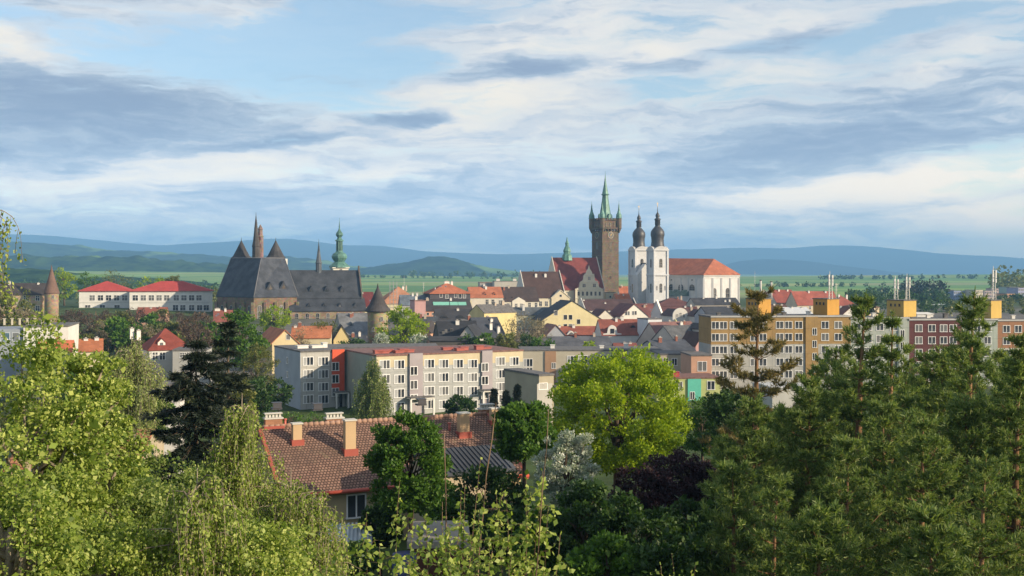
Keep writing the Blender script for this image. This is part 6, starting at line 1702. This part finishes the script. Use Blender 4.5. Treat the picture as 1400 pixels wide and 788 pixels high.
weeping('birch', 'upright weeping birch with a bare leader before the brown roof', 331, 538, 150, 20, L_BIRCH, 640, .05, 1.7, group=BG, trunk_r=.05, arch=.45, ratio=2.2, step=.05)
weeping('birch', 'weeping birch with long strands before the cream wall', 398, 640, 190, 16, L_BIRCH, 600, .042, 1.5, group=BG, trunk_r=.04, arch=.6, ratio=1.1, step=.045)
def arching_birch():
    rng = nrng(); Y = 13.0; x = (-75 - 700) / F * Y; gz = g1(x, Y)
    root = thing('birch', 'tall birch beyond the left edge with one arching twig in view', 'tree', (x, Y, gz), 0, BG)
    P = lambda px, py, dy=0: np.array([(px + 75) / F * Y, dy, zat(py, Y) - gz])
    tb = MB(); tb.tube([(0, 0, -.4), (.05, 0, zat(420, Y) - gz), tuple(P(-72, 230)), tuple(P(-60, 120))], [.07, .055, .04, .015], 7)
    st = []; ln = []
    def bough(pts, hang, every):
        pts = np.array(pts); t = np.linspace(0, 1, len(pts)); tt = np.linspace(0, 1, 16)
        c = np.stack([np.interp(tt, t, pts[:, j]) for j in range(3)], 1)
        tb.tube([tuple(p) for p in c], [.009 * (1 - .75 * k) for k in tt], 4)
        for u in np.linspace(.3, 1, every):
            st.append(np.array([np.interp(u, t, pts[:, j]) for j in range(3)])); ln.append(hang * rng.uniform(.4, 1.2))
    bough([P(-72, 330), P(-40, 296, -.1), P(-10, 287, -.1), P(8, 288, -.1), P(22, 297, -.1), P(32, 315, -.1), P(35, 340, -.1)], .3, 5)
    bough([P(-72, 350), P(-30, 305, .1), P(-4, 296, .1), P(8, 310, .1)], .6, 9)
    bough([P(-72, 390), P(-30, 345, -.15), P(4, 335, -.15), P(20, 350, -.15)], .45, 8)
    bough([P(-72, 420), P(-30, 385, 0), P(-2, 372, 0), P(10, 380, 0)], .4, 8)
    lines, V, q = strand_arrays(st, ln, rng, .04, .046, .36, leafp=2)
    for l in lines: tb.tube([tuple(p) for p in l], [.0035] * len(l), 3)
    tb.build('trunk', BIRCHB, root); link('crown', quads('crown', V, q, L_BIRCH), root)
arching_birch()
SG = 'leafy shoots at the bottom'
shoots('sapling', 'sapling with tall bare stems before the brown tiled roof', 612, 11, [(671, 556), (604, 596), (640, 668), (655, 640), (600, 690), (628, 690), (575, 700), (665, 690), (690, 668)], L_BIRCH, .058, SG, bare=(0, 1), r=.02, side=26, slen=0.46)
shoots('sapling', 'dense yellow green sapling with a long bare twig right of the tall bare stems', 700, 10.5, [(752, 552), (712, 650), (733, 645), (690, 676), (745, 690), (765, 712), (672, 690), (722, 700), (700, 720)], L_BIRCH, .058, SG, bare=(0,), r=.014, side=30, slen=0.46)
shoots('sapling', 'low leafy sapling before the dark bushes and the shed', 520, 10, [(508, 690), (540, 660), (555, 700), (490, 730), (575, 715), (470, 742), (525, 722), (445, 735)], L_BIRCH, .056, SG, r=.012, side=24, slen=0.40)
shoots('sapling', 'leafy sapling tips at the bottom under the purple trees', 935, 9.5, [(935, 758), (920, 772), (950, 770), (905, 785), (965, 786)], L_BIRCH, .04, SG, r=.008, side=18, slen=0.24)
shoots('sapling', 'low yellow green sapling in the bottom centre', 640, 9, [(620, 735), (650, 725), (680, 735), (600, 748), (710, 742), (585, 760), (740, 756)], L_BIRCH, .052, SG, r=.010, side=28, slen=0.37)
